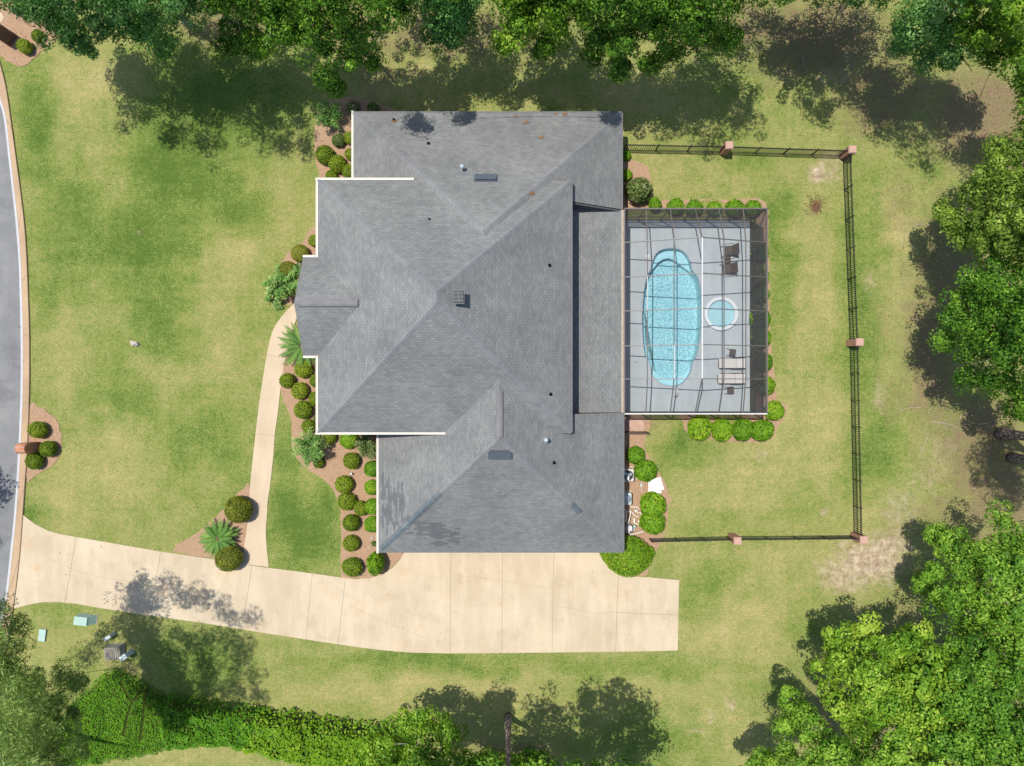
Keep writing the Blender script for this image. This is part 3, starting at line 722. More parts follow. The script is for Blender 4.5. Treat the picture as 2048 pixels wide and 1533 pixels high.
gutter('gutter', [(n_nw + Vector((0, .12, 0)), (-9.87, 12.05, 3), (-1, 0, 0)), (g_sw + Vector((0, -.12, 0)), (gW, -2.7, 3), (-1, 0, 0))], M['gutter'], .12)
gutter('gutter', [(n_nw, n_ne, (0, 1, 0)), (g_sw, g_se, (0, -1, 0)), (g_se, (gE, -1.9, 3), (1, 0, 0)), (n_ne, (6.82, 10.85, 3), (1, 0, 0))], M['gutter_grey'], .07, .11)
gutter('gutter', [((6.82, 10.8, 2.92), (6.82, -1.85, 2.92), (1, 0, 0))], M['gutter_tan'], .17)
gutter('fascia', [(c_ne, c_se, (1, 0, 0)), ((2.4, YN, ZM), c_ne, (0, 1, 0)), ((2.4, YS, ZM), c_se, (0, -1, 0))], M['gutter_grey'], .04, .16)

# walls with openings' doors and windows
wl = MB()
def wall_ring(x0, x1, y0, y1, z1):
    wl.prism([(x0, y0), (x1, y0), (x1, y1), (x0, y1)], -.1, z1)
wall_ring(-10.97, 3.1, -2.5, 11.5, 5.4); wall_ring(-9.47, 6.42, 8.0, 16.43, 2.93); wall_ring(-7.91, 6.51, -10.08, -1.9, 2.93)
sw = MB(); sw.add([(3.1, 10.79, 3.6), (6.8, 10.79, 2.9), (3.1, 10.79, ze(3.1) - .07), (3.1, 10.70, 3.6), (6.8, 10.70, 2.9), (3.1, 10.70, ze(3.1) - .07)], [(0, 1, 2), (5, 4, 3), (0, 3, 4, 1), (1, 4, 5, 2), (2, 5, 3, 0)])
hpart(wl.build('wall', M['brick'])); hpart(sw.build('gable_wall', M['wall_shade']))
ew = MB(); ew.add([(-12.05, 1.9, eZ - .1), (-12.05, 7.07, eZ - .1), (-12.05, eR, rz_ - .25), (-11.9, 1.9, eZ - .1), (-11.9, 7.07, eZ - .1), (-11.9, eR, rz_ - .25)], [(0, 2, 1), (3, 4, 5), (0, 1, 4, 3), (1, 2, 5, 4), (2, 0, 3, 5)])
hpart(ew.build('gable_wall', M['white']))
for y in (2.1, 3.7, 5.3, 6.9):
    mb = MB(); mb.lathe((0, 0, 0), [(.24, 0), (.24, .12), (.17, .16), (.15, 2.7), (.14, 5.1), (.22, 5.16), (.22, 5.4)], 16)
    o = hpart(mb.build('porch_column', M['white'], None, True)); o.location = (-11.85, y, .06)
for y in (-1.5, 1.5, 4.5, 7.5, 10.3):
    mb = MB(); mb.box((0, 0, 1.4), (.16, .16, 2.8)); o = hpart(mb.build('lanai_post', M['white'])); o.location = (6.62, y, .1)
def window(x, y, z, wd, ht, face):
    rz = {'W': math.pi/2, 'E': -math.pi/2, 'N': math.pi, 'S': 0}[face]
    mb = MB(); mb.box((-wd/2, 0, 0), (.09, .12, ht)); mb.box((wd/2, 0, 0), (.09, .12, ht)); mb.box((0, 0, ht/2), (wd + .09, .12, .09)); mb.box((0, -.03, -ht/2), (wd + .2, .2, .08)); mb.box((0, 0, 0), (wd, .06, .04)); mb.box((0, 0, 0), (.04, .06, ht))
    f = mb.build('window', M['white'], None); hpart(f); f.location = (x, y, z); f.rotation_euler = (0, 0, -rz)
    g = MB(); g.box((0, .02, 0), (wd - .05, .03, ht - .05)); g.build('pane', M['glass'], f)
for x, y, z, wd, ht, fc in ((-11.0, 9.6, 1.6, 1.6, 1.8, 'W'), (-11.0, -.6, 1.6, 1.6, 1.8, 'W'), (-9.5, 13.8, 1.6, 1.4, 1.6, 'W'), (-7.94, -5, 1.6, 1.2, 1.5, 'W'), (-7.94, -7.8, 1.6, 1.2, 1.5, 'W'), (-6, 16.46, 1.6, 1.4, 1.4, 'N'), (-1, 16.46, 1.6, 1.4, 1.4, 'N'), (4, 16.46, 1.6, 1.2, 1.2, 'N'), (6.45, 14, 1.6, 1.4, 1.4, 'E'), (3.13, 8, 1.4, 1.8, 2.2, 'E'), (3.13, 4.5, 1.4, 1.8, 2.2, 'E'), (3.13, .8, 1.4, 1.8, 2.2, 'E'), (6.54, -3.2, 1.7, 1.0, 1.2, 'E'), (-11.0, 6.3, 1.6, .6, 2.2, 'W'), (-11.0, 2.7, 1.6, .6, 2.2, 'W')):
    window(x, y, z, wd, ht, fc)
mb = MB(); mb.box((0, 0, 1.1), (.1, 1.6, 2.2)); fd = hpart(mb.build('front_door', M['doorred'])); fd.location = (-11.0, 4.49, .06)
for x in (-4.6, 1.6):
    mb = MB(); mb.box((0, 0, 1.15), (4.8, .1, 2.3))
    for i in range(4):
        for j in range(8): mb.box((-2.1 + j * .6, -.055, .3 + i * .56), (.5, .02, .42))
    d = hpart(mb.build('garage_door', M['white'])); d.location = (x, -10.11, .05)

# little drifts of pine straw lying on the shingles
def straw(px, py, r, n_, name='pine_straw', label=None):
    rng = random.Random(int(px * 7 + py)); c = on_roof(px, py); mb = MB()
    for i in range(n_):
        a_ = max(-r * .75, min(r * .75, rng.gauss(0, r * .45))); b_ = max(-r * .45, min(r * .45, rng.gauss(0, r * .28))); t = rng.random() * math.pi; L = rng.uniform(.04, .10)
        x, y = c.x + a_ + rng.uniform(-.03, .03), c.y + b_ + a_ * .25; z = roof_z(x, y) + .03
        if z < 2: continue
        x2, y2 = x + math.cos(t) * L, y + math.sin(t) * L; z2 = roof_z(x2, y2) + .03
        if z2 < 2: continue
        mb.bar((x, y, z), (x2, y2, z2), .016, .012)
    o = mb.build(name, M['needle']); return tag(o, label, 'pine straw', 'pine straw drifts on the roof')
straw(1052, 246, .22, 80, label='thin drift of pine straw near the top eave of the north wing roof')
straw(1082, 276, .20, 60, label='orange pine straw patch lower down the slope, below the eave drift')
straw(1063, 388, .18, 80, label='orange pine straw caught on the hip beside the step in the roof')
straw(789, 243, .17, 120, label='small ring of pine straw around the pipe in the tree shadow')
straw(1130, 229, .20, 70, label='sparse pine straw at the top eave, right of the orange patches')
straw(1112, 228, .14, 45, label='faint smear of straw at the top eave just left of the sparse one')
straw(1030, 234, .10, 40, label='tiny tuft of straw at the top eave, leftmost on that edge')

# ------------------------------------------------------------------ pool deck, pool, spa
POOL = [(385,1533),(388,1400),(392,1290),(405,1150),(430,1020),(455,950),(490,895),(503,830),(530,745),(570,690),(640,655),(740,645),(830,660),(890,698),(940,765),(970,840),(985,910),(1020,950),(1060,1015),(1085,1130),(1095,1250),(1098,1400),(1097,1540),
        (1093,1510+0)]
z4 = lambda L: [(1220 + x / 6.012, 390 + y / 6.012) for x, y in L]
z5 = lambda L: [(1220 + x / 6.012, 600 + y / 6.012) for x, y in L]
POOLPX = z4([(388,1400),(392,1290),(405,1150),(430,1020),(455,950),(490,895),(503,830),(530,745),(570,690),(640,655),(740,645),(830,660),(890,698),(940,765),(970,840),(985,910),(1020,950),(1060,1015),(1085,1130),(1095,1250),(1098,1400)]) + \
         z5([(1094,240),(1085,400),(1070,520),(1050,620),(1030,690),(988,760),(975,830),(950,900),(900,975),(830,1022),(740,1035),(640,1020),(560,970),(510,910),(488,820),(462,745),(422,685),(405,600),(390,450),(382,250),(385,80)])
POOLW = [Vector((p.x, p.y)) for p in G(smooth_pts(POOLPX, 2))]
DZ = .10
def inset(pts, d):
    n = len(pts); out = []
    ar = sum(pts[i].x*pts[(i+1)%n].y - pts[(i+1)%n].x*pts[i].y for i in range(n)); sg = 1 if ar > 0 else -1
    for i in range(n):
        t = (pts[(i+1)%n] - pts[i-1]).normalized(); nn = Vector((-t.y, t.x)) * sg; out.append(pts[i] + nn * d)
    return out

SPA = at(1440, 628.5); SPA_R = 1.13
deck_x0, deck_x1, deck_y0, deck_y1 = 2.9, 15.86, -1.92, 10.84
def deck():
    from mathutils.geometry import delaunay_2d_cdt
    outer = [Vector(p) for p in ((deck_x0, deck_y0), (deck_x1, deck_y0), (deck_x1, deck_y1), (deck_x0, deck_y1))]
    spa = [Vector((SPA.x + (SPA_R - .12) * math.cos(2*math.pi*i/48), SPA.y + (SPA_R - .12) * math.sin(2*math.pi*i/48))) for i in range(48)]
    pool = POOLW
    pts = outer + pool + spa; e = []
    for s0, n in ((0, 4), (4, len(pool)), (4 + len(pool), 48)): e += [(s0 + i, s0 + (i + 1) % n) for i in range(n)]
    vs, es, fs, *_ = delaunay_2d_cdt(pts, e, [], 0, 1e-5)
    def inside(p, poly):
        r = False; n = len(poly)
        for i in range(n):
            a_, b_ = poly[i], poly[(i+1) % n]
            if (a_.y > p.y) != (b_.y > p.y) and p.x < (b_.x - a_.x) * (p.y - a_.y) / (b_.y - a_.y) + a_.x: r = not r
        return r
    keep = []
    for f in fs:
        c = sum((vs[i] for i in f), Vector((0, 0))) / len(f)
        if not inside(c, pool) and not inside(c, spa): keep.append(tuple(f))
    mb = MB(); mb.add([(v.x, v.y, DZ) for v in vs], keep)
    for (x0, y0, x1, y1) in ((deck_x0, deck_y0, deck_x1, deck_y0), (deck_x1, deck_y0, deck_x1, deck_y1), (deck_x1, deck_y1, deck_x0, deck_y1)):
        mb.add([(x0, y0, -.2), (x1, y1, -.2), (x1, y1, DZ), (x0, y0, DZ)], [(0, 1, 2, 3)])
    o = mb.build('pool_deck', M['deck']); tag(o, kind='structure')
    bm = bmesh.new(); bm.from_mesh(o.data)
    for f in bm.faces:
        f.normal_update()
        if abs(f.normal.z) > .5 and f.normal.z < 0: f.normal_flip()
    bm.to_mesh(o.data); bm.free()
deck()
dj = MB()
for y in (-.72,): dj.bar((6.9, y, DZ + .002), (15.8, y, DZ + .002), .015, .004)
for p in ((1225, 474), (1225, 800)): pass
for y in (9.1, 1.2):
    dj.bar((6.9, y, DZ + .002), (8.6, y, DZ + .002), .012, .004); dj.bar((12.7, y, DZ + .002), (15.8, y, DZ + .002), .012, .004)
o = dj.build('deck_joint', M['coping']); tag(o, kind='structure')

pool = empty('swimming_pool', (10.8, 4.3, 0), 'long rounded turquoise pool with a pale step at one end', 'pool')
def pinv(o, par): o.parent = par; o.matrix_parent_inverse = Matrix.Translation(-Vector(par.location)); return o
bs = MB(); n = len(POOLW)
def depth(p):      # shallow at the lower end, deep toward the top
    t = (p.y + .5) / 8.5
    return -(.50 + .38 * max(0, min(1, t)))
r0 = POOLW; r1 = inset(POOLW, .10)
bs.v += [(p.x, p.y, DZ) for p in r0] + [(p.x, p.y, -.35) for p in inset(POOLW, .02)] + [(p.x, p.y, depth(p) * .9) for p in r1]
for k in (0, n):
    for i in range(n):
        j = (i + 1) % n; bs.f.append((k + j, k + i, k + n + i, k + n + j)); bs.mi.append(0)
r2 = inset(POOLW, .32); b0 = len(bs.v); bs.v += [(p.x, p.y, depth(p)) for p in r2]
for i in range(n):
    j = (i + 1) % n; bs.f.append((2*n + j, 2*n + i, b0 + i, b0 + j)); bs.mi.append(0)
bs.f.append(tuple(b0 + i for i in range(n))); bs.mi.append(0)
pinv(bs.build('basin', M['pool_deep']), pool)
# raised bench step at the top end
STEP_IN = z4([(1012,950),(930,885),(850,825),(790,775),(720,748),(650,762),(590,805),(540,870),(500,915),(478,935)])
STEP_OUT = z4([(490,895),(503,830),(530,745),(570,690),(640,655),(740,645),(830,660),(890,698),(940,765),(970,840),(985,910),(1005,935)])
mb = MB(); mb.prism([(v.x, v.y) for v in G(STEP_OUT + STEP_IN)], -.80, -.36); pinv(mb.build('step', M['pool_step']), pool)
BEN_OUT = z5([(988,760),(975,830),(950,900),(900,975),(830,1022),(740,1035),(640,1020),(560,970),(510,910),(488,820)])
BEN_IN = z5([(545,860),(600,915),(690,945),(790,945),(880,900),(930,840)])
mb = MB(); mb.prism([(v.x, v.y) for v in G(BEN_OUT + BEN_IN)], -.60, -.26); pinv(mb.build('step', M['pool_step']), pool)
mb = MB(); mb.add([(p.x, p.y, DZ - .09) for p in inset(POOLW, -.005)], [tuple(range(n))])
wt = pinv(mb.build('water', M['water']), pool)
mb = MB(); a_ = inset(POOLW, -.022); c_ = inset(POOLW, .02)
mb.v += [(p.x, p.y, DZ + .004) for p in a_] + [(p.x, p.y, DZ + .012) for p in c_]
for i in range(n): j = (i + 1) % n; mb.f.append((i, j, n + j, n + i)); mb.mi.append(0)
pinv(mb.build('coping', M['coping']), pool)

spa = empty('hot_tub', (SPA.x, SPA.y, 0), 'round white-rimmed hot tub on the deck beside the pool', 'hot tub')
mb = MB(); R_ = SPA_R
mb.lathe((0, 0, 0), [(R_, 0), (R_, .30), (R_ - .02, .33), (R_ - .2, .33), (R_ - .24, .30), (R_ - .26, .1)], 56); mb.build('rim', M['spa_white'], spa, False)
mb = MB(); mb.lathe((0, 0, 0), [(R_ - .25, .26), (R_ - .27, -.1), (R_ - .52, -.14), (R_ - .56, -.55), (.3, -.6), (.001, -.6)], 48); mb.build('basin', M['pool_step'], spa, True)
mb = MB(); mb.lathe((0, 0, 0), [(R_ - .245, .24), (.001, .24)], 48); mb.build('water', M['water'], spa)

mb = MB(); hp = at(1348.5, 783)
mb.tube([(0, -.30, -.2), (0, -.30, .55), (0, -.16, .72), (0, .05, .72), (0, .22, .62), (0, .34, .3), (0, .36, -.25)], .035, 8)
mb.tube([(-.12, -.30, -.0), (-.12, -.30, .03)], .10, 12); mb.tube([(0, -.30, -.0), (0, -.30, .03)], .08, 12)
o = mb.build('pool_handrail', M['whiteframe'], None, True); o.location = (hp.x, hp.y, DZ); tag(o, 'white curved handrail at the shallow lower end of the pool', 'handrail')
for px, py, r_, mt, nm, lb, ct in ((1295.5, 513, .13, 'spa_white', 'skimmer_lid', 'small round white skimmer lid on the deck left of the pool step', 'lid'), (1270.5, 724.5, .07, 'coping', 'deck_drain', 'small dark round drain in the deck left of the pool', 'drain'), (1392, 749, .06, 'coping', 'deck_drain', 'tiny dark drain in the deck right of the lower pool end', 'drain')):
    mb = MB(); mb.lathe((0, 0, 0), [(r_, -.02), (r_, .012), (r_ * .8, .02), (.001, .02)], 20); c = at(px, py, DZ); o = mb.build(nm, M[mt]); o.location = (c.x, c.y, DZ); tag(o, lb, ct)

# ------------------------------------------------------------------ screened pool enclosure
cx0, cx1, cy0, cy1, ZE, ZR, XR = 6.98, 15.84, -1.91, 10.83, 3.10, 4.66, 11.37
cage = empty('pool_enclosure', (11.4, 4.4, DZ), 'screened pool enclosure with a grid of thin roof beams', 'enclosure')
zr = lambda x: ZE + (ZR - ZE) * (1 - abs(x - XR) / ((XR - cx0) if x < XR else (cx1 - XR)))
RY = [8.72, 6.57, 4.47, 2.30, .25]; PX_ = [8.32, 9.83, XR, 12.85, 14.35]
def cpart(mb, nm, mt): return pinv(mb.build(nm, M[mt]), cage)
BW = .05
for y in RY:
    mb = MB(); mb.bar((cx0, y, ZE), (XR, y, ZR), BW, .10); mb.bar((XR, y, ZR), (cx1, y, ZE), BW, .10); cpart(mb, 'rafter', 'bronze')
for x in PX_:
    mb = MB(); z = zr(x)
    if x == XR:
        mb.bar((x, cy1, ZE), (x, RY[0], z), BW, .08); cpart(mb, 'purlin', 'bronze'); mb = MB()
    else: mb.bar((x, cy1, ZE), (x, RY[0], z), BW, .08)
    mb.bar((x, RY[-1], z), (x, cy0, ZE), BW, .08)
    if x != XR: mb.bar((x, RY[0], z + .004), (x, RY[-1], z + .004), BW * .95, .08)
    cpart(mb, 'purlin', 'bronze')
mb = MB(); mb.bar((XR, RY[0] - .03, ZR + .03), (XR, RY[-1] + .03, ZR + .03), .062, .08); cpart(mb, 'ridge_beam', 'whiteframe')  # white here paints the ridge's bright reflection into its colour
# two pale overlays on the purlins, reflected glare painted as colour
mb = MB(); mb.bar((9.83, 2.30, zr(9.83) + .02), (9.83, .25, zr(9.83) + .02), BW, .07); cpart(mb, 'purlin', 'sheenframe')  # added overlay for reflected glare, not a separate purlin
mb = MB(); mb.bar((8.32, 6.57, zr(8.32) + .02), (8.32, 4.47, zr(8.32) + .02), BW, .07); cpart(mb, 'purlin', 'sheenframe')  # added overlay for reflected glare, not a separate purlin
for p, q, mt in (((cx0, cy1, ZE), (cx1, cy1, ZE), 'bronze'), ((cx1, cy1, ZE), (cx1, cy0, ZE), 'bronze'), ((cx1 + .03, cy0, ZE), (cx0 - .03, cy0, ZE), 'whiteframe'), ((cx0, cy0, ZE), (cx0, cy1, ZE), 'bronze')):
    mb = MB(); mb.bar(p, q, .075, .12); cpart(mb, 'eave_beam', mt)
ys_ = [cy1] + RY + [cy0]; xs_ = [cx0] + PX_ + [cx1]
for y in ys_:
    mb = MB(); mb.box((cx1, y, (ZE + DZ) / 2), (.06, .06, ZE - DZ - .1)); cpart(mb, 'post', 'dframe')
for x in xs_[:-1]:
    for y in (cy1, cy0):
        mb = MB(); mb.box((x, y, (ZE + DZ) / 2), (.06, .06, ZE - DZ - .1)); cpart(mb, 'post', 'dframe')
for p, q in (((cx0, cy1, 1.0), (cx1, cy1, 1.0)), ((cx1, cy1, 1.0), (cx1, cy0, 1.0)), ((cx1, cy0, 1.0), (cx0, cy0, 1.0)), ((cx0, cy1, .16), (cx1, cy1, .16)), ((cx1, cy1, .16), (cx1, cy0, .16)), ((cx1, cy0, .16), (cx0, cy0, .16))):
    mb = MB(); mb.bar(p, q, .05, .07); cpart(mb, 'rail', 'dframe')
# diagonal wind braces
mb = MB(); mb.bar((cx1 - .01, cy1, ZE), (cx1 - .01, RY[0], .15), .04, .04); cpart(mb, 'brace', 'dframe')
for i in (0, 2, 4):
    mb = MB(); mb.bar((xs_[i + 2], cy1 - .01, ZE - .1), (xs_[i + 1], cy1 - .01, 1.0), .03, .03); cpart(mb, 'brace', 'dframe')
mb = MB()
for i in range(len(ys_) - 1):
    for j in range(len(xs_) - 1):
        P = []
        for (x, y) in ((xs_[j], ys_[i]), (xs_[j+1], ys_[i]), (xs_[j+1], ys_[i+1]), (xs_[j], ys_[i+1])):
            P.append((x, y, (zr(x) if y in RY else ZE) - .02))
        mb.add(P, [(0, 3, 2, 1)])
cpart(mb, 'roof_screen', 'screen_roof')
for P in (((cx0, cy1 - .02, DZ), (cx1, cy1 - .02, DZ), (cx1, cy1 - .02, ZE), (cx0, cy1 - .02, ZE)), ((cx1 - .02, cy1, DZ), (cx1 - .02, cy0, DZ), (cx1 - .02, cy0, ZE), (cx1 - .02, cy1, ZE)), ((cx1, cy0 + .02, DZ), (cx0, cy0 + .02, DZ), (cx0, cy0 + .02, ZE), (cx1, cy0 + .02, ZE))):
    mb = MB(); mb.add(P, [(0, 1, 2, 3)]); cpart(mb, 'wall_screen', 'screen_wall')

# ------------------------------------------------------------------ deck furniture
def sling_chair(c, rz, label, group):
    t = empty('sling_chair', (c.x, c.y, DZ), label, 'chair', group, rz)
    mb = MB(); mb.box((-.05, 0, .40), (.52, .58, .03)); mb.build('seat', M['sling'], t)
    mb = MB(); mb.add([(.20, -.30, .41), (.20, .30, .41), (.46, .36, .98), (.46, -.36, .98), (.22, -.30, .41), (.22, .30, .41), (.48, .36, .98), (.48, -.36, .98)], [(0, 1, 2, 3), (7, 6, 5, 4), (0, 4, 5, 1), (1, 5, 6, 2), (2, 6, 7, 3), (3, 7, 4, 0)]); mb.build('backrest', M['sling'], t)
    for s in (-1, 1):
        mb = MB(); mb.tube([(-.34, s * .33, .40), (-.40, s * .36, .58), (-.28, s * .37, .66), (0, s * .37, .67), (.30, s * .36, .66)], .02, 6); mb.build('armrest', M['dframe'], t, True)
        for x, x2 in ((-.32, -.40), (.25, .34)):
            mb = MB(); mb.tube([(x, s * .31, .41), (x2, s * .33, 0)], .018, 6); mb.build('leg', M['dframe'], t, True)
    return t
sling_chair(at(1458.5, 501, .5), 0.08, 'brown sling chair nearest the top of the deck, above the small side table', 'brown sling chairs')
sling_chair(at(1455.5, 537.5, .5), 0.06, 'brown sling chair just below the small dark side table', 'brown sling chairs')
def side_table(c, sx, sy, h, rz, label, feet=True):
    t = empty('side_table', (c.x, c.y, DZ), label, 'side table', 'small dark side tables on the deck', rz)
    mb = MB(); mb.box((0, 0, h), (sx, sy, .03)); bevel(mb.build('table_top', M['sling'], t), .008)
    for x in (-1, 1):
        for y in (-1, 1):
            mb = MB(); mb.tube([(x * (sx/2 - .04), y * (sy/2 - .04), h - .015), (x * (sx/2 + .02) - .08, y * (sy/2 + .03), 0)], .015, 6); mb.build('leg', M['dframe'], t)
side_table(at(1454.5, 522, .45), .40, .50, .45, .03, 'small dark side table between the two brown sling chairs')
side_table(at(1464.5, 705.5, .42), .42, .44, .42, -.12, 'small dark side table above the upper pale lounger')
side_table(at(1460.5, 781, .42), .43, .44, .42, .02, 'small dark side table below the lower pale lounger')
def lounger(c, label):
    t = empty('sun_lounger', (c.x, c.y, DZ), label, 'sun lounger', 'pale sun loungers on the deck', 0)
    L_, W_ = 1.78, .66; z = .36
    mb = MB(); pts = []
    for (x, y) in ((-L_/2 + .12, -W_/2), (L_/2, -W_/2), (L_/2, W_/2), (-L_/2 + .12, W_/2), (-L_/2, W_/2 - .12), (-L_/2, -W_/2 + .12), (-L_/2 + .12, -W_/2)): pts.append((x, y, z))
    mb.tube(pts, .026, 6, 0, False); mb.build('frame', M['dframe'], t)
    mb = MB(); mb.box((-.29, 0, z + .012), (L_ - .62, W_ - .03, .024)); mb.build('sling', M['cushion'], t)
    mb = MB(); mb.bar((.285, 0, z + .02), (L_/2 - .01, 0, z + .13), W_ - .03, .026); mb.build('backrest', M['cushion'], t)
    mb = MB(); mb.bar((.275, -W_/2 + .01, z + .026), (.275, W_/2 - .01, z + .026), .012, .008); mb.build('seam', M['dframe'], t)
    for s in (-1, 1):
        for x, x2 in ((-.45, -.52), (.55, .62)):
            mb = MB(); mb.tube([(x, s * (W_/2), z), (x2, s * (W_/2 + .02), 0)], .02, 6); mb.build('leg', M['dframe'], t)
        mb = MB(); mb.tube([(-.08, s * (W_/2 + .0), z), (.0, s * (W_/2 + .015), z + .20), (.70, s * (W_/2 + .015), z + .20), (.74, s * W_/2, z)], .018, 6); mb.build('armrest', M['dframe'], t)
lounger(at(1463, 727, .36), 'pale sun lounger with dark frame, upper of the pair')
lounger(at(1461.5, 757.5, .36), 'pale sun lounger with dark frame, lower of the pair')

# ------------------------------------------------------------------ fences and brick pillars
FN0, FN1, FN2 = at(1247, 301), at(1446, 305), at(1685, 313); FE1, FE2 = at(1699, 687), at(1707, 1071); FS1, FS0 = at(1462, 1073), at(1298, 1077)
def pillar(p, label, rz=0.0):
    t = empty('brick_pillar', (p.x, p.y, 0), label, 'pillar', 'brick pillars of the iron fence', rz)
    mb = MB(); mb.box((0, 0, .62), (.45, .45, 1.30)); mb.build('shaft', M['brick'], t)
    mb = MB(); mb.box((0, 0, 1.31), (.50, .50, .10)); mb.box((0, 0, 1.39), (.46, .46, .06), 0, 0, .9); bevel(mb.build('cap', M['pinkcap'], t), .012)
pillar(FN1, 'brick pillar with pink cap partway along the upper fence'); pillar(FN2, 'brick pillar with pink cap at the upper right fence corner')
pillar(FE1, 'brick pillar with pink cap midway down the long right fence'); pillar(FE2, 'brick pillar with pink cap at the lower right fence corner'); pillar(FS1, 'brick pillar with pink cap partway along the lower fence')
def fence(p, q, label, gate=False, g0=.27, g1=.27, name='iron_fence', cat='fence'):
    d = (q - p); L0 = d.length; d.normalize(); p = p + d * g0; L = L0 - g0 - g1
    t = empty(name, p, label, cat, 'black iron fence runs' if cat == 'fence' else None, math.atan2(d.y, d.x))
    hgt = 1.13
    mb = MB(); n_ = int(L / .145)
    for i in range(1, n_): mb.box((i * L / n_, 0, hgt / 2 + .02), (.031, .031, hgt - .02))
    mb.build('pickets', M['iron'], t)
    for z in (.12, .96, 1.08):
        mb = MB(); mb.box((L / 2, 0, z), (L, .032, .032)); mb.build('rail', M['iron'], t)
    m_ = max(1, round(L / 1.87))
    for i in range(0, m_ + 1):
        mb = MB(); mb.box((i * L / m_, 0, .60), (.06, .06, 1.22)); mb.box((i * L / m_, 0, 1.225), (.075, .075, .04), 0, 0, .5); mb.build('post', M['iron'], t)
    return t
fence(FN0, FN1, 'black iron fence run from the house to the first brick pillar, along the top', g0=0)
fence(FN1, FN2, 'black iron fence run between the two upper brick pillars')
fence(FN2, FE1, 'black iron fence run down the right side, upper half')
fence(FE1, FE2, 'black iron fence run down the right side, lower half')
fence(FE2, FS1, 'black iron fence run between the two lower brick pillars')
fence(FS1, FS0, 'black iron fence run from the lower brick pillar to the garage shrubs', g1=0)
fence(at(1247, 863.5), at(1290, 863.5), 'short black iron garden gate by the house below the enclosure', g0=0, g1=0, name='garden_gate', cat='gate')

# ------------------------------------------------------------------ mailbox columns
def mail_column(c, rz, mat, label, wd=.68, dp=.62, hs=1.18):
    t = empty('brick_mailbox', (c.x, c.y, 0), label, 'mailbox', None, rz)
    prof = [(-wd/2, 0), (-wd/2, hs)] + [(-wd/2 * math.cos(math.pi * i / 14), hs + wd/2 * math.sin(math.pi * i / 14)) for i in range(1, 14)] + [(wd/2, hs), (wd/2, 0)]
    mb = MB(); m_ = len(prof)
    mb.v += [(-dp, y, z) for y, z in prof] + [(0, y, z) for y, z in prof]
    mb.f.append(tuple(reversed(range(m_)))); mb.f.append(tuple(range(m_, 2*m_))); mb.mi += [0, 0]
    for i in range(m_ - 1): mb.f.append((i, i+1, m_+i+1, m_+i)); mb.mi.append(0)
    bm_o = mb.build('column', M[mat], t)
    bm = bmesh.new(); bm.from_mesh(bm_o.data); bmesh.ops.recalc_face_normals(bm, faces=bm.faces); bm.to_mesh(bm_o.data); bm.free()
    mb = MB(); mb.box((-dp - .02, 0, 1.05), (.05, .22, .26)); mb.build('mail_door', M['dframe'], t)
    return t
mail_column(at(81, 894), 0, 'brick_orange', 'arched orange brick mailbox column by the kerb among three round shrubs')
mail_column(at(28, 84), math.radians(-36), 'brick_shade', 'brick mailbox column, painted dark for shade, at the far upper left corner', .88, .75, 1.3)

# ------------------------------------------------------------------ services beside the garage
def ac_unit(c, rz, w_, d_, h, mat, label, dome):
    t = empty('air_conditioner', (c.x, c.y, .03), label, 'air conditioner', 'air conditioners beside the garage', rz)
    mb = MB(); mb.box((0, 0, .03), (w_ + .15, d_ + .15, .06)); mb.build('pad', M['walk'], t)
    mb = MB(); mb.box((0, 0, h / 2 + .06), (w_, d_, h)); bm_o = mb.build('cabinet', M[mat], t); bevel(bm_o, .10, 4)
    r = min(w_, d_) * .40; z = h + .065
    mb = MB(); mb.lathe((0, 0, z), [(r, -.0), (r, .008), (.001, .008)], 32); mb.build('fan_well', M['darkhole'], t)
    mb = MB()
    if dome:
        mb.lathe((0, 0, z), [(r * .98, .01), (r * .8, .07), (r * .45, .12), (.001, .14)], 32); o = mb.build('fan_dome', M['galv'], t, True)
    else:
        for k in range(3):
            a_ = math.radians(20 + k * 120); x, y = math.cos(a_) * r * .55, math.sin(a_) * r * .55
            mb.box((x, y, z + .03), (r * .62, r * .60, .03), a_, 0, 1, ('X', .25))
        mb.lathe((0, 0, z), [(.07, .01), (.07, .06), (.001, .06)], 14); mb.build('fan', M['galv'], t)
    mb = MB()
    for i in range(5): rr = r * (i + 1) / 5; mb.tube([(rr * math.cos(2*math.pi*j/24), rr * math.sin(2*math.pi*j/24), z + (.16 - .10 * (i/4) if dome else .09)) for j in range(25)], .006, 4, 0, False)
    for k in range(6):
        a_ = k * math.pi / 6 * 2; mb.bar((0, 0, z + (.16 if dome else .09)), (r * math.cos(a_), r * math.sin(a_), z + (.06 if dome else .09)), .008)
    mb.build('grille', M['dframe'], t)
ac_unit(at(1255.5, 951, .85), 0.0, .84, .84, .80, 'acbox', 'beige air conditioner with three grey fan blades, upper of the two', False)
ac_unit(at(1252, 998.5, .8), 0.0, .78, .80, .74, 'acgrey', 'pale grey air conditioner with a round domed fan top, lower of the two', True)
def slab(c, rz, z, label, th=.06):
    mb = MB(); mb.box((0, 0, th / 2), (.84, .84, th)); mb.box((0, 0, th + .008), (.74, .74, .012)); mb.box((0, .42, th * .4), (.5, .03, .03)); o = mb.build('plastic_panel', M['plastic']); bevel(o, .03, 3)
    o.location = (c.x, c.y, z); o.rotation_euler = (0, 0, rz); return tag(o, label, 'panel', 'white plastic panels on the mulch')
slab(at(1312.5, 970.5, .1), .30, .032, 'tilted white plastic panel underneath, its edge showing above and to the right')
slab(at(1310, 974.5, .2), .0, .115, 'square white plastic panel lying on top of another beside the shrubs')

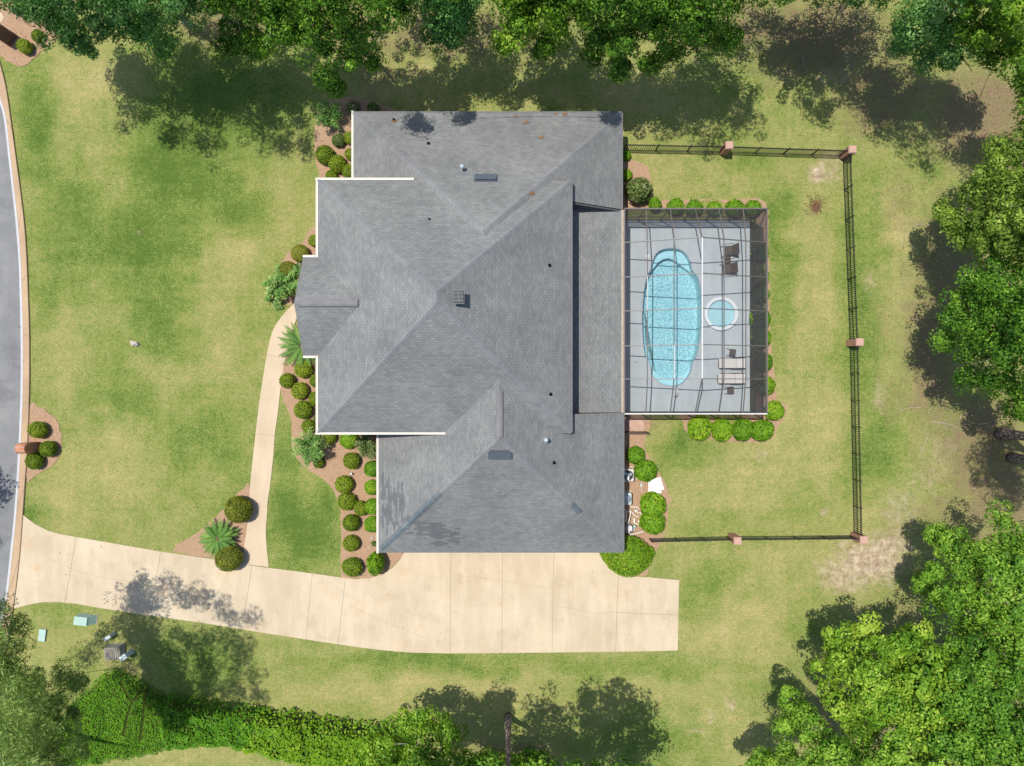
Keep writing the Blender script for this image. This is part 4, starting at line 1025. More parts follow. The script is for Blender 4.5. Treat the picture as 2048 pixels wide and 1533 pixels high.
pf = empty('pool_filter', (at(1257, 1058, .5).x, at(1257, 1058, .5).y, .03), 'round grey pool filter tank with white valve beside the garage wall', 'pool filter')
mb = MB(); mb.lathe((0, 0, 0), [(.30, 0), (.32, .06), (.32, .55), (.27, .72), (.15, .82), (.001, .85)], 28); mb.build('tank', M['tank'], pf, True)
mb = MB(); mb.box((.05, .10, .90), (.16, .34, .14)); mb.lathe((.05, -.08, .84), [(.11, 0), (.11, .16), (.08, .20), (.001, .20)], 16); bevel(mb.build('valve', M['pvc'], pf), .015)
mb = MB(); mb.lathe((.05, -.08, 1.04), [(.075, 0), (.075, .03), (.001, .03)], 12); mb.build('dial', M['dframe'], pf)
pp = lambda px, py, z: at(px, py, z)
pr = empty('pipework', (at(1262, 1030).x, at(1262, 1030).y, .03), 'tangle of white plastic pipes between the lower air conditioner and the filter tank', 'pipes')
for pts in ([(1252,1024,.5),(1252,1044,.5),(1257,1049,.6)], [(1252,1024,.5),(1262,1024,.5),(1257,1047,.7)], [(1259,1020.5,.35),(1267,1028,.35),(1273,1034,.3),(1277,1033,.3)], [(1261,1014.5,.2),(1276,1014.5,.2),(1278,1020,.2)], [(1260,1070,.5),(1272,1067.5,.4),(1287,1063.5,.3)], [(1268.5,1046,.2),(1278,1050,.2)], [(1273,1020,.25),(1277,1027,.25)], [(1279,1024,.3),(1283,1029,.3)]):
    mb = MB(); mb.tube([Vector(pp(*p)) - Vector(pr.location) for p in pts], .032, 8); mb.build('pipe', M['pvc'], pr)
for (px, py, z, r_, h_) in ((1268.5, 1041, .25, .06, .28), (1277.5, 1043, .3, .05, .12), (1271, 1022, .3, .05, .16), (1250.5, 1020, .4, .05, .1), (1268, 1059, .3, .04, .2)):
    mb = MB(); c = Vector(pp(px, py, z)) - Vector(pr.location); mb.tube([c - Vector((0, h_/2, 0)), c + Vector((0, h_/2, 0))], r_, 10); mb.build('coupling', M['pvc'], pr)
c = at(1269, 1054, .3)
mb = MB(); mb.lathe((0, 0, 0), [(.11, 0), (.12, .25), (.10, .32), (.001, .34)], 18); o = mb.build('pump_basket', M['green_box'], None, True); o.location = (c.x, c.y, .03); tag(o, 'small greenish pump basket right of the grey filter tank', 'pump')
c = at(1284, 970, .2); mb = MB(); mb.tube([(0, -.5, .05), (0, .35, .05)], .018, 6); mb.box((-.06, -.03, .12), (.16, .14, .2)); mb.tube([(-.5, .38, .04), (0, .36, .04)], .014, 6); o = mb.build('hose_tap', M['grey_box']); o.location = (c.x, c.y, .03); tag(o, 'small grey tap and pipe on the mulch left of the white panels', 'tap')

# ------------------------------------------------------------------ utility boxes, lower left
def ubox(name, px, py, zt, sx, sy, h, rz, mats, label, cat, taper=.94, slope=0.0):
    c = at(px, py, zt); t = empty(name, (c.x, c.y, 0), label, cat, None, rz)
    mb = MB(); x, y = sx / 2, sy / 2
    mb.add([(-x, -y, -.02), (x, -y, -.02), (x, y, -.02), (-x, y, -.02), (-x*taper, -y*taper, h), (x*taper - slope, -y*taper, h), (x*taper - slope, y*taper, h), (-x*taper, y*taper, h)], [(3,2,1,0),(4,5,6,7),(0,1,5,4),(1,2,6,5),(2,3,7,6),(3,0,4,7)])
    bevel(mb.build('housing', mats[0], t), .015)
    mb = MB(); mb.box((-slope/2, 0, h + .012), (sx * taper - slope + .03, sy * taper + .03, .03)); bevel(mb.build('lid', mats[1], t), .01)
    mb = MB(); mb.box((0, 0, .01), (sx + .03, sy + .03, .06)); mb.build('base', M['old'], t); return t
ubox('transformer_box', 170.5, 1240.5, .35, 1.22, .58, .62, -.12, (M['green_box'], M['green_box']), 'pale green metal utility box with a sloping side, nearest the driveway', 'utility box', .93, .30)
ubox('cable_box_cover', 84.5, 1271, .08, .45, .80, .10, -.12, (M['green_box'], M['green_box']), 'flat pale green cover set in the grass, farthest left', 'utility cover', .95)
ubox('utility_pedestal', 218, 1274, .4, .50, .22, .62, .60, (M['grey_box'], M['grey_box']), 'slim pale grey pedestal above the weathered square box', 'utility pedestal', .9)
ubox('utility_pedestal', 254, 1310, .4, .50, .34, .85, .62, (M['grey_box'], M['grey_box']), 'pale grey pedestal at the lower right of the weathered square box', 'utility pedestal', .9)
t = ubox('weathered_box', 227, 1306, .4, 1.15, .95, .52, .10, (M['old'], M['oldtop']), 'weathered square utility box with a peeling dark and tan lid', 'utility box', .88)
mb = MB(); mb.box((.22, 0, .555), (.05, .72, .03)); mb.box((.34, 0, .545), (.03, .74, .02)); mb.box((-.48, 0, .55), (.04, .80, .03)); mb.box((0, .36, .55), (.9, .04, .03)); mb.build('lid_rib', M['old'], t)

# rock on the lawn, garden light, brush pile, fallen branches
def blob_mesh(name, r, seed, mat, sc=(1, 1, 1), sub=3, amp=.3):
    bm = bmesh.new(); bmesh.ops.create_icosphere(bm, subdivisions=sub, radius=r)
    for v in bm.verts:
        n_ = noise.noise(v.co * (1.6 / r) + Vector((seed, 0, 0))); v.co *= 1 + amp * n_; v.co.x *= sc[0]; v.co.y *= sc[1]; v.co.z *= sc[2]
    me = bpy.data.meshes.new(name); bm.to_mesh(me); bm.free(); return link(name, me, [mat])
o = blob_mesh('lawn_rock', .26, 3, M['rock'], (1.25, .72, .75), 3, .5); c = at(271, 688); o.location = (c.x, c.y, .10); o.rotation_euler = (0, 0, -.15); tag(o, 'pale rock sitting alone in the open front lawn', 'rock')
for px, py, r_, sd, lb in ((748, 1076, .10, 9, 'small pale stone in the mulch beside a little plant near the garage corner'), (743, 1095, .07, 12, 'smaller pale stone below the little plant near the garage corner')):
    o = blob_mesh('garden_stone', r_, sd, M['rock'], (1, 1, .8), 2, .4); c = at(px, py); o.location = (c.x - .12, c.y, .07); tag(o, lb, 'stone')
gl_ = empty('garden_light', at(704, 947, 0), 'small white spotlight standing in the mulch between round shrubs', 'garden light')
mb = MB(); mb.lathe((0, 0, .12), [(.03, 0), (.075, .02), (.085, .14), (.07, .16), (.001, .165)], 16); mb.build('lamp_head', M['spa_white'], gl_, True)
mb = MB(); mb.tube([(0, 0, 0), (0, 0, .14)], .015, 6); mb.build('stake', M['dframe'], gl_)
rng = random.Random(5); mb = MB()
for i in range(170):
    r_ = abs(rng.gauss(0, .30)); a_ = rng.random() * 6.28; t = rng.random() * 6.28; L = rng.uniform(.12, .42); p = Vector((r_ * math.cos(a_) * 1.2, r_ * math.sin(a_), .03 + max(0, .16 - r_ * .25) * rng.random()))
    q = p + Vector((math.cos(t) * L, math.sin(t) * L, rng.uniform(-.02, .06))); mb.tube([p, p.lerp(q, .5) + Vector((0, 0, .03)), q], [.011, .009, .005], 4)
o = mb.build('twig_pile', M['twig']); c = at(1631, 411); o.location = (c.x, c.y, 0); tag(o, 'brown pile of dry twigs on the grass inside the right fence', 'twig pile')
def fallen(name, px, pts, label, r=.03):
    mb = MB(); rng = random.Random(len(label)); P = [at(x, y) + Vector((0, 0, .04 + .03 * rng.random())) for x, y in pts]
    mb.tube(P, [r * (1 - .7 * i / (len(P) - 1)) for i in range(len(P))], 6)
    for i in range(1, len(P) - 1):
        for s in (-1, 1):
            if rng.random() < .7:
                d = (P[i+1] - P[i]).normalized(); s_ = Vector((-d.y, d.x, .1)) * s; mb.tube([P[i], P[i] + (d * .7 + s_ * .6) * .3, P[i] + (d * 1.2 + s_ * .8) * .55], [r * .5, r * .35, r * .15], 5)
    b0 = P[0].copy()
    o = mb.build(name, M['branch']); tag(o, label, 'branch'); return o
fallen('fallen_branch', 0, [(1860,843),(1880,846),(1905,851),(1925,861)], 'thin pale fallen branch on the grass, longest of those near the right trunks')
fallen('fallen_branch', 0, [(1842,816),(1822,815),(1805,820),(1795,824)], 'pale forked twig lying on the open grass left of the fallen branch', .022)
fallen('fallen_branch', 0, [(1912,809),(1925,807),(1940,815)], 'short fallen twig at the edge of the shade under the right trees', .02)
fallen('fallen_branch', 0, [(1955,800),(1958,818),(1951,828)], 'short upright-looking fallen stick in the brown leaf litter', .02)
fallen('fallen_branch', 0, [(1820,457),(1838,450),(1852,440)], 'thin pale stick on the grass left of the middle right trees', .02)
fallen('fallen_branch', 0, [(1955,849),(1972,847),(1985,852)], 'grey fallen limb in the brown litter beside the thick trunk', .04)
fallen('fallen_branch', 0, [(1605,112),(1606,128),(1604,140)], 'thin pale stick in the shaded litter left of the upper right trees', .02)
fallen('fallen_branch', 0, [(1730,106),(1748,109),(1756,111)], 'thin grey stick in the shade below the upper right trees', .02)

# ------------------------------------------------------------------ foliage
def unit(v): return v / np.maximum(np.linalg.norm(v, axis=1, keepdims=True), 1e-9)
def leaf_arrays(C, Nn, L, W, rng, cup=0.0):
    n = len(C); t = unit(rng.normal(size=(n, 3))); Nn = unit(Nn)
    t = unit(t - Nn * (t * Nn).sum(1, keepdims=True)); b = np.cross(Nn, t)
    L = np.broadcast_to(np.asarray(L, float).reshape(-1, 1) if np.ndim(L) else np.array([[L]]), (n, 1)) * rng.uniform(.7, 1.3, (n, 1)); W_ = L * W
    V = np.stack([C - t * L/2, C + b * W_/2 + Nn * cup * L, C + t * L/2, C - b * W_/2 + Nn * cup * L], 1)
    return V.reshape(-1, 3)
def quads_mesh(name, V, tint, extra=None):
    n = len(V) // 4; me = bpy.data.meshes.new(name)
    me.vertices.add(len(V)); me.vertices.foreach_set('co', V.astype(np.float32).ravel())
    me.loops.add(4 * n); me.loops.foreach_set('vertex_index', np.arange(4 * n, dtype=np.int32))
    me.polygons.add(n); me.polygons.foreach_set('loop_start', np.arange(0, 4 * n, 4, dtype=np.int32))
    me.update(calc_edges=True)
    a = me.attributes.new('tint', 'FLOAT', 'FACE'); a.data.foreach_set('value', np.clip(tint, 0, 1).astype(np.float32))
    return me

def ball_points(n, rng, top=True):
    d = unit(rng.normal(size=(n * 2, 3)))
    if top: d = d[(d[:, 2] > -.55)]
    return d[:n]

# clipped round shrubs: a dark core wrapped in small leaves, four shared shapes per kind
def shrub_mesh(name, seed, mat, n=1500, leaf=.085, squash=.82, lump=.10, bare=0.0, yellow=.25):
    rng = np.random.default_rng(seed); d = ball_points(n, rng)
    ph = rng.uniform(0, 10, 3)
    nz = np.array([noise.noise(Vector(x * 1.8 + ph)) for x in d]); nz2 = np.array([noise.noise(Vector(x * 4.5 + ph)) for x in d])
    r = .60 * (1 + lump * nz + lump * .5 * nz2) * (1 - rng.uniform(0, .10, len(d)))
    C = d * r[:, None]; C[:, 2] *= squash
    Nn = unit(d + [0, 0, .25] + rng.normal(size=d.shape) * .42)
    V = leaf_arrays(C, Nn, leaf, .62, rng)
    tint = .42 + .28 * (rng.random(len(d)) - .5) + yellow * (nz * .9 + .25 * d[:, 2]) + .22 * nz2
    if bare > 0: 
        keep = ~((nz > .15) & (rng.random(len(d)) < bare)); V = V.reshape(-1, 4, 3)[keep].reshape(-1, 3); tint = tint[keep]
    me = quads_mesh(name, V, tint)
    bm = bmesh.new(); bm.from_mesh(me); lay = bm.faces.layers.float.get('tint')
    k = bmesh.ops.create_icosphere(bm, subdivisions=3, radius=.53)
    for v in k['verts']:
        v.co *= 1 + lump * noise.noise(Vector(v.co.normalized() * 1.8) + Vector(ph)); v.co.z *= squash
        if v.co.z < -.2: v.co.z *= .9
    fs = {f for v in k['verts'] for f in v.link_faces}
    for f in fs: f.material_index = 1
    bm.to_mesh(me); bm.free()
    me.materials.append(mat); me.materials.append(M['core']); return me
KINDS = {}
for kn, mt, args in (('box', 'box', dict()), ('bright', 'boxbright', dict(leaf=.11, lump=.14, n=1500)), ('olive', 'boxolive', dict(leaf=.06, lump=.05, n=3400, yellow=.32)), ('mixed', 'boxgrey', dict(leaf=.10, lump=.20, n=1300, bare=.25)), ('old', 'box', dict(lump=.16, bare=.6)), ('huge', 'boxbright', dict(n=9000, leaf=.034, lump=.09, yellow=.15))):
    KINDS[kn] = [shrub_mesh('shrub_leaves', 11 + 7 * i + len(kn), M[mt], **args) for i in range(5)]
SH_RNG = random.Random(3)
def shrub(px, py, r, kind, label, group, tall=1.0, sx=1.0, sy=1.0, rot=None, zc=None):
    rm = r / S; zc = zc if zc is not None else rm * .70 * tall
    c = at(px, py, zc); k = rm / .60
    o = bpy.data.objects.new('round_shrub', SH_RNG.choice(KINDS[kind])); COL.objects.link(o)
    o.location = c; o.scale = (k * sx * SH_RNG.uniform(.93, 1.07), k * sy * SH_RNG.uniform(.93, 1.07), k * tall * SH_RNG.uniform(.9, 1.12)); o.rotation_euler = (0, 0, SH_RNG.random() * 6.28 if rot is None else rot)
    return tag(o, label, 'shrub', group)
GB = 'round clipped shrubs in the mulch beds'
SHRUBS = [
 (76, 860, 18, 'box', 'round shrub above the orange brick mailbox column'), (96.5, 898, 17.5, 'box', 'yellow-green round shrub right of the orange brick mailbox column'), (69, 922, 17, 'box', 'round shrub below the orange brick mailbox column'),
 (49.5, 93.5, 15, 'box', 'round shrub beside the dark mailbox column at the upper left corner'), (76, 72, 13, 'box', 'round shrub half under the tree foliage in the upper left mulch bed'),
 (677, 281, 13.5, 'mixed', 'darker small round shrub below the leafy shrub at the north wing'), (649.5, 310, 18, 'box', 'largest round shrub at the left edge of the upper front bed'), (674.5, 328, 17, 'box', 'yellowish round shrub touching the large one in the upper front bed'), (663, 353, 13, 'box', 'round shrub tucked against the white gutter corner, upper front bed'),
 (699, 276, 12, 'box', 'upper of two round shrubs half hidden by the north wing gutter'), (701, 309, 12, 'box', 'middle round shrub half hidden by the north wing gutter'), (698, 343, 14, 'box', 'round shrub half hidden at the lower end of the north wing gutter'),
 (706, 215, 13, 'mixed', 'dark round shrub in shade at the upper left house corner'), (746, 219, 13, 'mixed', 'dark shrub in shade along the top of the north wing'),
 (600, 507, 17, 'olive', 'round shrub at the upper corner of the entry gable'), (577, 540, 18, 'olive', 'round shrub just above the feathery shrub by the entry'), (629, 482, 13, 'box', 'round shrub half under the left gutter above the entry gable'),
 (606.5, 739, 17, 'box', 'round shrub partly under the palm fronds below the entry'), (574.5, 761.5, 16.5, 'old', 'patchy round shrub with a bare top overhanging the walkway'), (599.5, 782, 17, 'box', 'round shrub directly right of and below the patchy one by the walkway'),
 (632, 762, 13, 'box', 'upper round shrub half hidden by the left gutter below the entry'), (631, 798, 14, 'box', 'lower round shrub half hidden by the left gutter below the entry'), (606.5, 820, 18, 'box', 'wide round shrub alone near the walkway, third below the palm'),
 (617, 853, 14, 'old', 'sparse pinkish-brown shrub above the leafy small tree'), (636, 838, 10, 'mixed', 'small pale shrub peeking from under the left gutter near its lower end'), (637.5, 925, 12, 'box', 'round shrub in the shade under the leafy small tree'),
 (660, 874, 14, 'box', 'shrub half hidden under the lower left gutter corner'), (697, 880, 17, 'bright', 'bright shrub against the gutter left of the dense leafy shrub'),
 (703, 922, 17, 'box', 'round shrub just below the dense leafy shrub'), (744, 938, 16, 'bright', 'bright round shrub against the garage wall, topmost of that column'), (688, 969, 17.5, 'box', 'round shrub at the lawn edge below the little spotlight'),
 (744, 975, 16, 'bright', 'bright round shrub against the garage wall, second from the top'), (693.5, 1003, 18, 'box', 'round shrub at the lawn edge, left of a touching pair'), (721, 1017, 15, 'box', 'yellow-green shrub in the middle of three touching shrubs'), (745, 1014, 17, 'bright', 'bright shrub against the garage wall touching a yellow-green one'),
 (702, 1046, 18, 'box', 'round shrub at the lawn edge, second from the bottom large one'), (745, 1049, 17, 'bright', 'bright round shrub against the garage wall, lowest of that column'), (702, 1087, 16.5, 'box', 'round shrub at the lawn edge above the lowest one'),
 (704.5, 1135, 20, 'box', 'round shrub at the bottom of the bed next to the driveway'), (748, 1088, 5.5, 'mixed', 'tiny dark plant beside the pale stones near the garage corner'),
]
for px, py, r, kd, lb in SHRUBS: shrub(px, py, r, kd, lb, GB)
shrub(752, 1127, 18.5, 'bright', 'tall two-lobed shrub at the garage corner beside the driveway', None, 1.7, 1.0, 1.25, 0)
shrub(477.5, 1019.5, 26, 'olive', 'large smooth round shrub beside the walkway in the island bed', 'large round shrubs of the island bed', 1.15)
shrub(458.5, 1118, 26, 'olive', 'large smooth round shrub over the driveway edge below the palm', 'large round shrubs of the island bed', 1.1)
GC = 'round shrubs around the pool enclosure'
for px, py, r, lb in ((1399.5, 856, 23, 'bright round shrub below the enclosure, leftmost of a row of four'), (1444.5, 860, 22.5, 'bright round shrub below the enclosure, second of the row of four'), (1486, 860, 22, 'bright round shrub below the enclosure, third of the row of four'), (1524.5, 861, 22.5, 'bright round shrub below the enclosure, rightmost of the row of four'),
    (1549, 822, 20, 'bright round shrub at the lower right corner of the enclosure'), (1531, 771, 20, 'bright shrub half behind the right screen wall, lowest of that side'), (1526, 725, 19, 'bright shrub half behind the right screen wall, second from the bottom'), (1522, 676, 20, 'bright shrub half behind the right screen wall, opposite the middle pillar'), (1521, 638, 20, 'bright shrub half behind the right screen wall, beside the hot tub'), (1522, 590, 16, 'small shrub showing beyond the right screen wall above the hot tub'), (1521, 556, 18, 'small shrub showing beyond the right screen wall beside the chairs'), (1520, 506, 18, 'topmost shrub showing beyond the right screen wall'),
    (1310, 410, 14, 'small bright shrub right of the big mottled shrub above the enclosure'), (1351, 414, 17, 'bright shrub above the enclosure, first of five in a row'), (1388.5, 416, 16.5, 'bright shrub above the enclosure, second of five in a row'), (1428.5, 418, 15, 'smallest bright shrub above the enclosure, third of five in a row'), (1469.5, 417, 18, 'largest bright shrub above the enclosure, fourth of five in a row'), (1506, 418, 16, 'bright shrub above the enclosure, rightmost of five in a row')):
    shrub(px, py, r, 'bright', lb, GC)
shrub(1277.5, 381, 26, 'mixed', 'big mottled pinkish-green shrub at the upper left corner of the enclosure', None, 1.2)
shrub(1252, 312, 10, 'bright', 'dark green shrub at the house wall just below the upper fence', None); shrub(1253, 350, 11, 'bright', 'dark green shrub at the house wall left of the big mottled shrub', None)
GD = 'bright shrubs beside the garage'
shrub(1271, 911, 19.5, 'bright', 'bright shrub at the house wall above the beige air conditioner', GD); shrub(1291.5, 942, 22, 'bright', 'bright shrub right of the beige air conditioner, touching the white panels', GD)
shrub(1305, 1011, 25, 'bright', 'bright shrub just below the white plastic panels', GD); shrub(1305, 1046, 24.5, 'bright', 'bright shrub with yellow patch above the lower fence', GD)
shrub(1254, 1113, 47, 'huge', 'huge dense shrub wrapping the lower right garage corner', None, .85, .98, .90, 0)
shrub(1233, 1100, 34, 'huge', 'low spreading shrub under the garage eave at the driveway edge', None, .7); shrub(1296, 1106, 14, 'bright', 'small bright shrub on the right side of the huge garage corner shrub', None)

# loose, leafy shrubs: arching stems with clusters of leaves
def loose_shrub(px, py, r, h, label, seed, mat='loose', n_stem=16, leaf=.13, arch=.5, tight=.10):
    rng = np.random.default_rng(seed); rm = r / S; c = at(px, py, h * .55)
    root = empty('leafy_shrub', (c.x, c.y, 0), label, 'shrub')
    st = MB(); C = []; Nn = []; T = []
    for i in range(n_stem):
        a_ = 2 * math.pi * i / n_stem + rng.uniform(-.25, .25); R_ = rm * rng.uniform(.55, 1.05); hh = h * rng.uniform(.6, 1.0)
        p0 = np.array([rng.normal() * .05, rng.normal() * .05, 0]); p1 = np.array([math.cos(a_) * R_ * .4, math.sin(a_) * R_ * .4, hh]); p2 = np.array([math.cos(a_) * R_, math.sin(a_) * R_, hh * (1 - arch * rng.uniform(.3, 1))])
        ts = np.linspace(0, 1, 7); cur = [((1-t)**2) * p0 + 2*t*(1-t) * p1 + t*t * p2 for t in ts]
        st.tube(cur, [.02 * (1 - .8 * t) + .003 for t in ts], 5)
        m_ = int(170 * max(.5, rm)); tt = rng.uniform(.25, 1, m_) ** .8
        B = ((1-tt)**2)[:, None] * p0 + (2*tt*(1-tt))[:, None] * p1 + (tt*tt)[:, None] * p2 + rng.normal(size=(m_, 3)) * rm * tight
        C.append(B); Nn.append(rng.normal(size=(m_, 3)) * .6 + [math.cos(a_) * .3, math.sin(a_) * .3, .9]); T.append(np.full(m_, rng.uniform(.3, .65)) + (tt - .6) * .4 + rng.normal(size=m_) * .12)
    st.build('stems', M['bark'], root)
    me = quads_mesh('leaves', leaf_arrays(np.concatenate(C), np.concatenate(Nn), leaf, .45, rng), np.concatenate(T)); link('leaves', me, [M[mat]], root); return root
loose_shrub(658, 231, 28, 1.7, 'leafy upright shrub at the upper left corner of the house', 21)
loose_shrub(557, 572, 39, 1.8, 'feathery pale-tipped shrub beside the entry walkway', 22, n_stem=17, leaf=.19, tight=.055, arch=.8)
loose_shrub(619, 895, 34, 2.3, 'leafy small tree-like shrub casting a shadow in the front bed', 23, n_stem=22)
loose_shrub(733, 893, 26, 1.6, 'dense leafy shrub with pinkish bare patch in the gutter corner', 24, 'boxgrey', 22, .12, .25)
loose_shrub(556, 611, 12, .5, 'small dark plant at the walkway edge below the feathery shrub', 25, 'tree_dark', 8, .08)

# sago palms: a rosette of arching fronds with leaflets
def sago(px, py, r, label, seed, n_f=30):
    rng = np.random.default_rng(seed); rm = r / S; c = at(px, py, .7); root = empty('sago_palm', (c.x, c.y, 0), label, 'palm')
    mb = MB(); mb.lathe((0, 0, 0), [(.20, 0), (.22, .3), (.17, .55), (.08, .66), (.001, .70)], 14); mb.build('trunk', M['bark'], root, True)
    mb = MB(); mb.lathe((0, 0, .62), [(.10, 0), (.07, .10), (.001, .14)], 10); mb.build('heart', M['needle'], root, True)
    for i in range(n_f):
        a_ = i * 2.39996 + rng.uniform(-.1, .1); lay = (i / n_f); R_ = rm * (.72 + .32 * lay); zt = .95 - .55 * lay
        dirv = np.array([math.cos(a_), math.sin(a_), 0]); side = np.array([-math.sin(a_), math.cos(a_), 0])
        f = lambda t: dirv * R_ * t + np.array([0, 0, .66 + (zt - .66) * t * 2.0 * (1 - t * .55) - .12 * t * t])
        vs, fs = [], []; ts = np.linspace(.12, 1, 34)
        for t in ts:
            p = f(t); wd = .21 * math.sin(math.pi * min(1, .16 + t * .80)) + .02
            for s in (-1, 1):
                b_ = len(vs); tip = p + side * s * wd + dirv * wd * .55 + np.array([0, 0, .05 - .03 * t])
                w2 = dirv * .021
                vs += [tuple(p - w2), tuple(p + w2), tuple(tip)]; fs.append((b_, b_+1, b_+2))
        b_ = len(vs)
        for t in ts: p = f(t); vs += [tuple(p - side * .012 + [0, 0, .006]), tuple(p + side * .012 + [0, 0, .006])]
        for k in range(len(ts) - 1): fs.append((b_ + 2*k, b_ + 2*k+1, b_ + 2*k+3, b_ + 2*k+2))
        me = bpy.data.meshes.new('frond'); me.from_pydata(vs, [], fs); me.update()
        at_ = me.attributes.new('tint', 'FLOAT', 'FACE'); base = .45 + .2 * rng.normal() * .5
        at_.data.foreach_set('value', np.clip(base + rng.normal(size=len(fs)) * .12 + np.array([.30 if k >= len(ts) * 2 else 0 for k in range(len(fs))]), 0, 1).astype(np.float32))
        link('frond', me, [M['palm']], root)
sago(434, 1078, 42, 'sago palm with a full round rosette in the island bed', 31)
sago(603, 692, 54, 'sago palm with long fronds reaching out from under the entry roof', 32, 36)
sago(596, 556, 34, 'sago palm mostly hidden under the entry roof near the feathery shrub', 33, 22)

# ------------------------------------------------------------------ trees
def tuft_cloud(clusters, rng, leaf, dens, tuft=.62, needle=False):
    Cs, Ns, Ts = [], [], []
    for (c, r, sq, df) in clusters:
        nt_ = max(5, int(2.9 * (r / tuft) ** 2)); d = unit(rng.normal(size=(nt_, 3))); d = d[d[:, 2] > -.75]
        rad = r * rng.uniform(.42, 1.10, len(d)) * (1 + .34 * np.array([noise.noise(Vector(x * 1.7) + Vector(c) * .3) for x in d]))
        tc = d * rad[:, None]; tc[:, 2] *= sq; tc += np.array(c)
        ni = max(3, int(len(tc) * .45)); inner = unit(rng.normal(size=(ni, 3))) * (r * rng.uniform(.15, .55, (ni, 1))) * [1, 1, sq] + np.array(c)
        tc = np.concatenate([tc, inner]); d = np.concatenate([d, unit(inner - np.array(c) + [0, 0, .01])])
        ctint = rng.normal() * .06
        for k in range(len(tc)):
            m_ = max(8, int(dens * df * rng.uniform(.6, 1.25))); tr = tuft * rng.uniform(.55, 1.30)
            o_ = rng.normal(size=(m_, 3)); o_[:, 2] = np.abs(o_[:, 2]) * .9 - .25; o_ = unit(o_) + d[k] * .25; dm = unit(o_)
            o_ = dm * rng.uniform(.62, 1.08, (m_, 1)) * tr; o_[:, 2] *= .72
            Cs.append(tc[k] + o_)
            if needle: Ns.append(rng.normal(size=(m_, 3)) + d[k] * .3)
            else: Ns.append(dm * .9 + d[k] * .35 + rng.normal(size=(m_, 3)) * .33)
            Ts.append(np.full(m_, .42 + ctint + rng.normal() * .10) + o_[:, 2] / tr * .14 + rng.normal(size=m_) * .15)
    C = np.concatenate(Cs); T = np.concatenate(Ts); Nn = np.concatenate(Ns)
    ok = C[:, 2] > .15
    return leaf_arrays(C[ok], Nn[ok], leaf, .16 if needle else .58, rng), T[ok]

def tree(base, clusters, mat, label, group, seed, leaf=.26, dens=44, tuft=.62, needle=False, tr=.22, bark='bark', name='broadleaf_tree', fork=.42):
    rng = np.random.default_rng(seed); b = at(*base); root = empty(name, (b.x, b.y, 0), label, 'tree', group)
    cl = []
    for q in clusters:
        ix, iy, h, r = q[:4]; p = at(ix, iy, h); cl.append(((p.x - b.x, p.y - b.y, p.z), r, .78, q[4] if len(q) > 4 else 1.0))
    zmax = max(c[0][2] + c[1] for c in cl); cx = sum(c[0][0] * c[1] for c in cl) / sum(c[1] for c in cl); cy = sum(c[0][1] * c[1] for c in cl) / sum(c[1] for c in cl)
    ln = math.hypot(cx, cy)
    if ln > 1.3: cx, cy = cx * 1.3 / ln, cy * 1.3 / ln
    mb = MB(); zt = zmax * .86
    tp = lambda t: Vector((cx * t * t * .9, cy * t * t * .9, zt * t))
    ts = [0, .05, .15, .3, .45, .6, .75, .9, 1]
    mb.tube([tp(t) + Vector((.05 * noise.noise(Vector((t * 5, seed, 0))), .05 * noise.noise(Vector((t * 5, seed, 9))), 0)) for t in ts], [tr * (1.35 if t == 0 else 1.08 if t < .1 else 1 - .82 * t) for t in ts], 10)
    done = []
    for (c, r, sq, _df) in sorted(cl, key=lambda q: math.hypot(q[0][0] - cx, q[0][1] - cy) + .25 * q[0][2]):
        t0 = min(.9, max(.22, (c[2] - r * .6) / zt * .75)); p0 = tp(t0); p3 = Vector(c); r0 = tr * (1 - .8 * t0) * .55
        for (q, rq) in done:
            if (q - p3).length * 1.12 < (p0 - p3).length and q.z < p3.z + 1.2: p0, r0 = q, rq * .8
        rr = max(.02, min(r0, tr * .26 * min(1.4, r / 1.6))); md = p0.lerp(p3, .5) + Vector((0, 0, -.10 * (p3 - p0).length + .12))
        mb.tube([p0, p0.lerp(md, .6), md, md.lerp(p3, .6), p3], [rr, rr * .9, rr * .8, rr * .7, rr * .55], 6); done.append((p3, rr * .55))
        for k in range(3):
            d = Vector(unit(rng.normal(size=(1, 3)))[0]); d.z = abs(d.z) * .6; q = p3 + d * r * .8
            mb.tube([md.lerp(p3, .5 + .15 * k), p3.lerp(q, .4), q], [rr * .45, rr * .3, .007], 5)
    mb.build('trunk', M[bark], root, True)
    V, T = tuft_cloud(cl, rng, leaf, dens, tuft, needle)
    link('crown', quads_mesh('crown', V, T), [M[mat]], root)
    return len(T)
GT = 'trees along the edges of the lot'; tot = 0
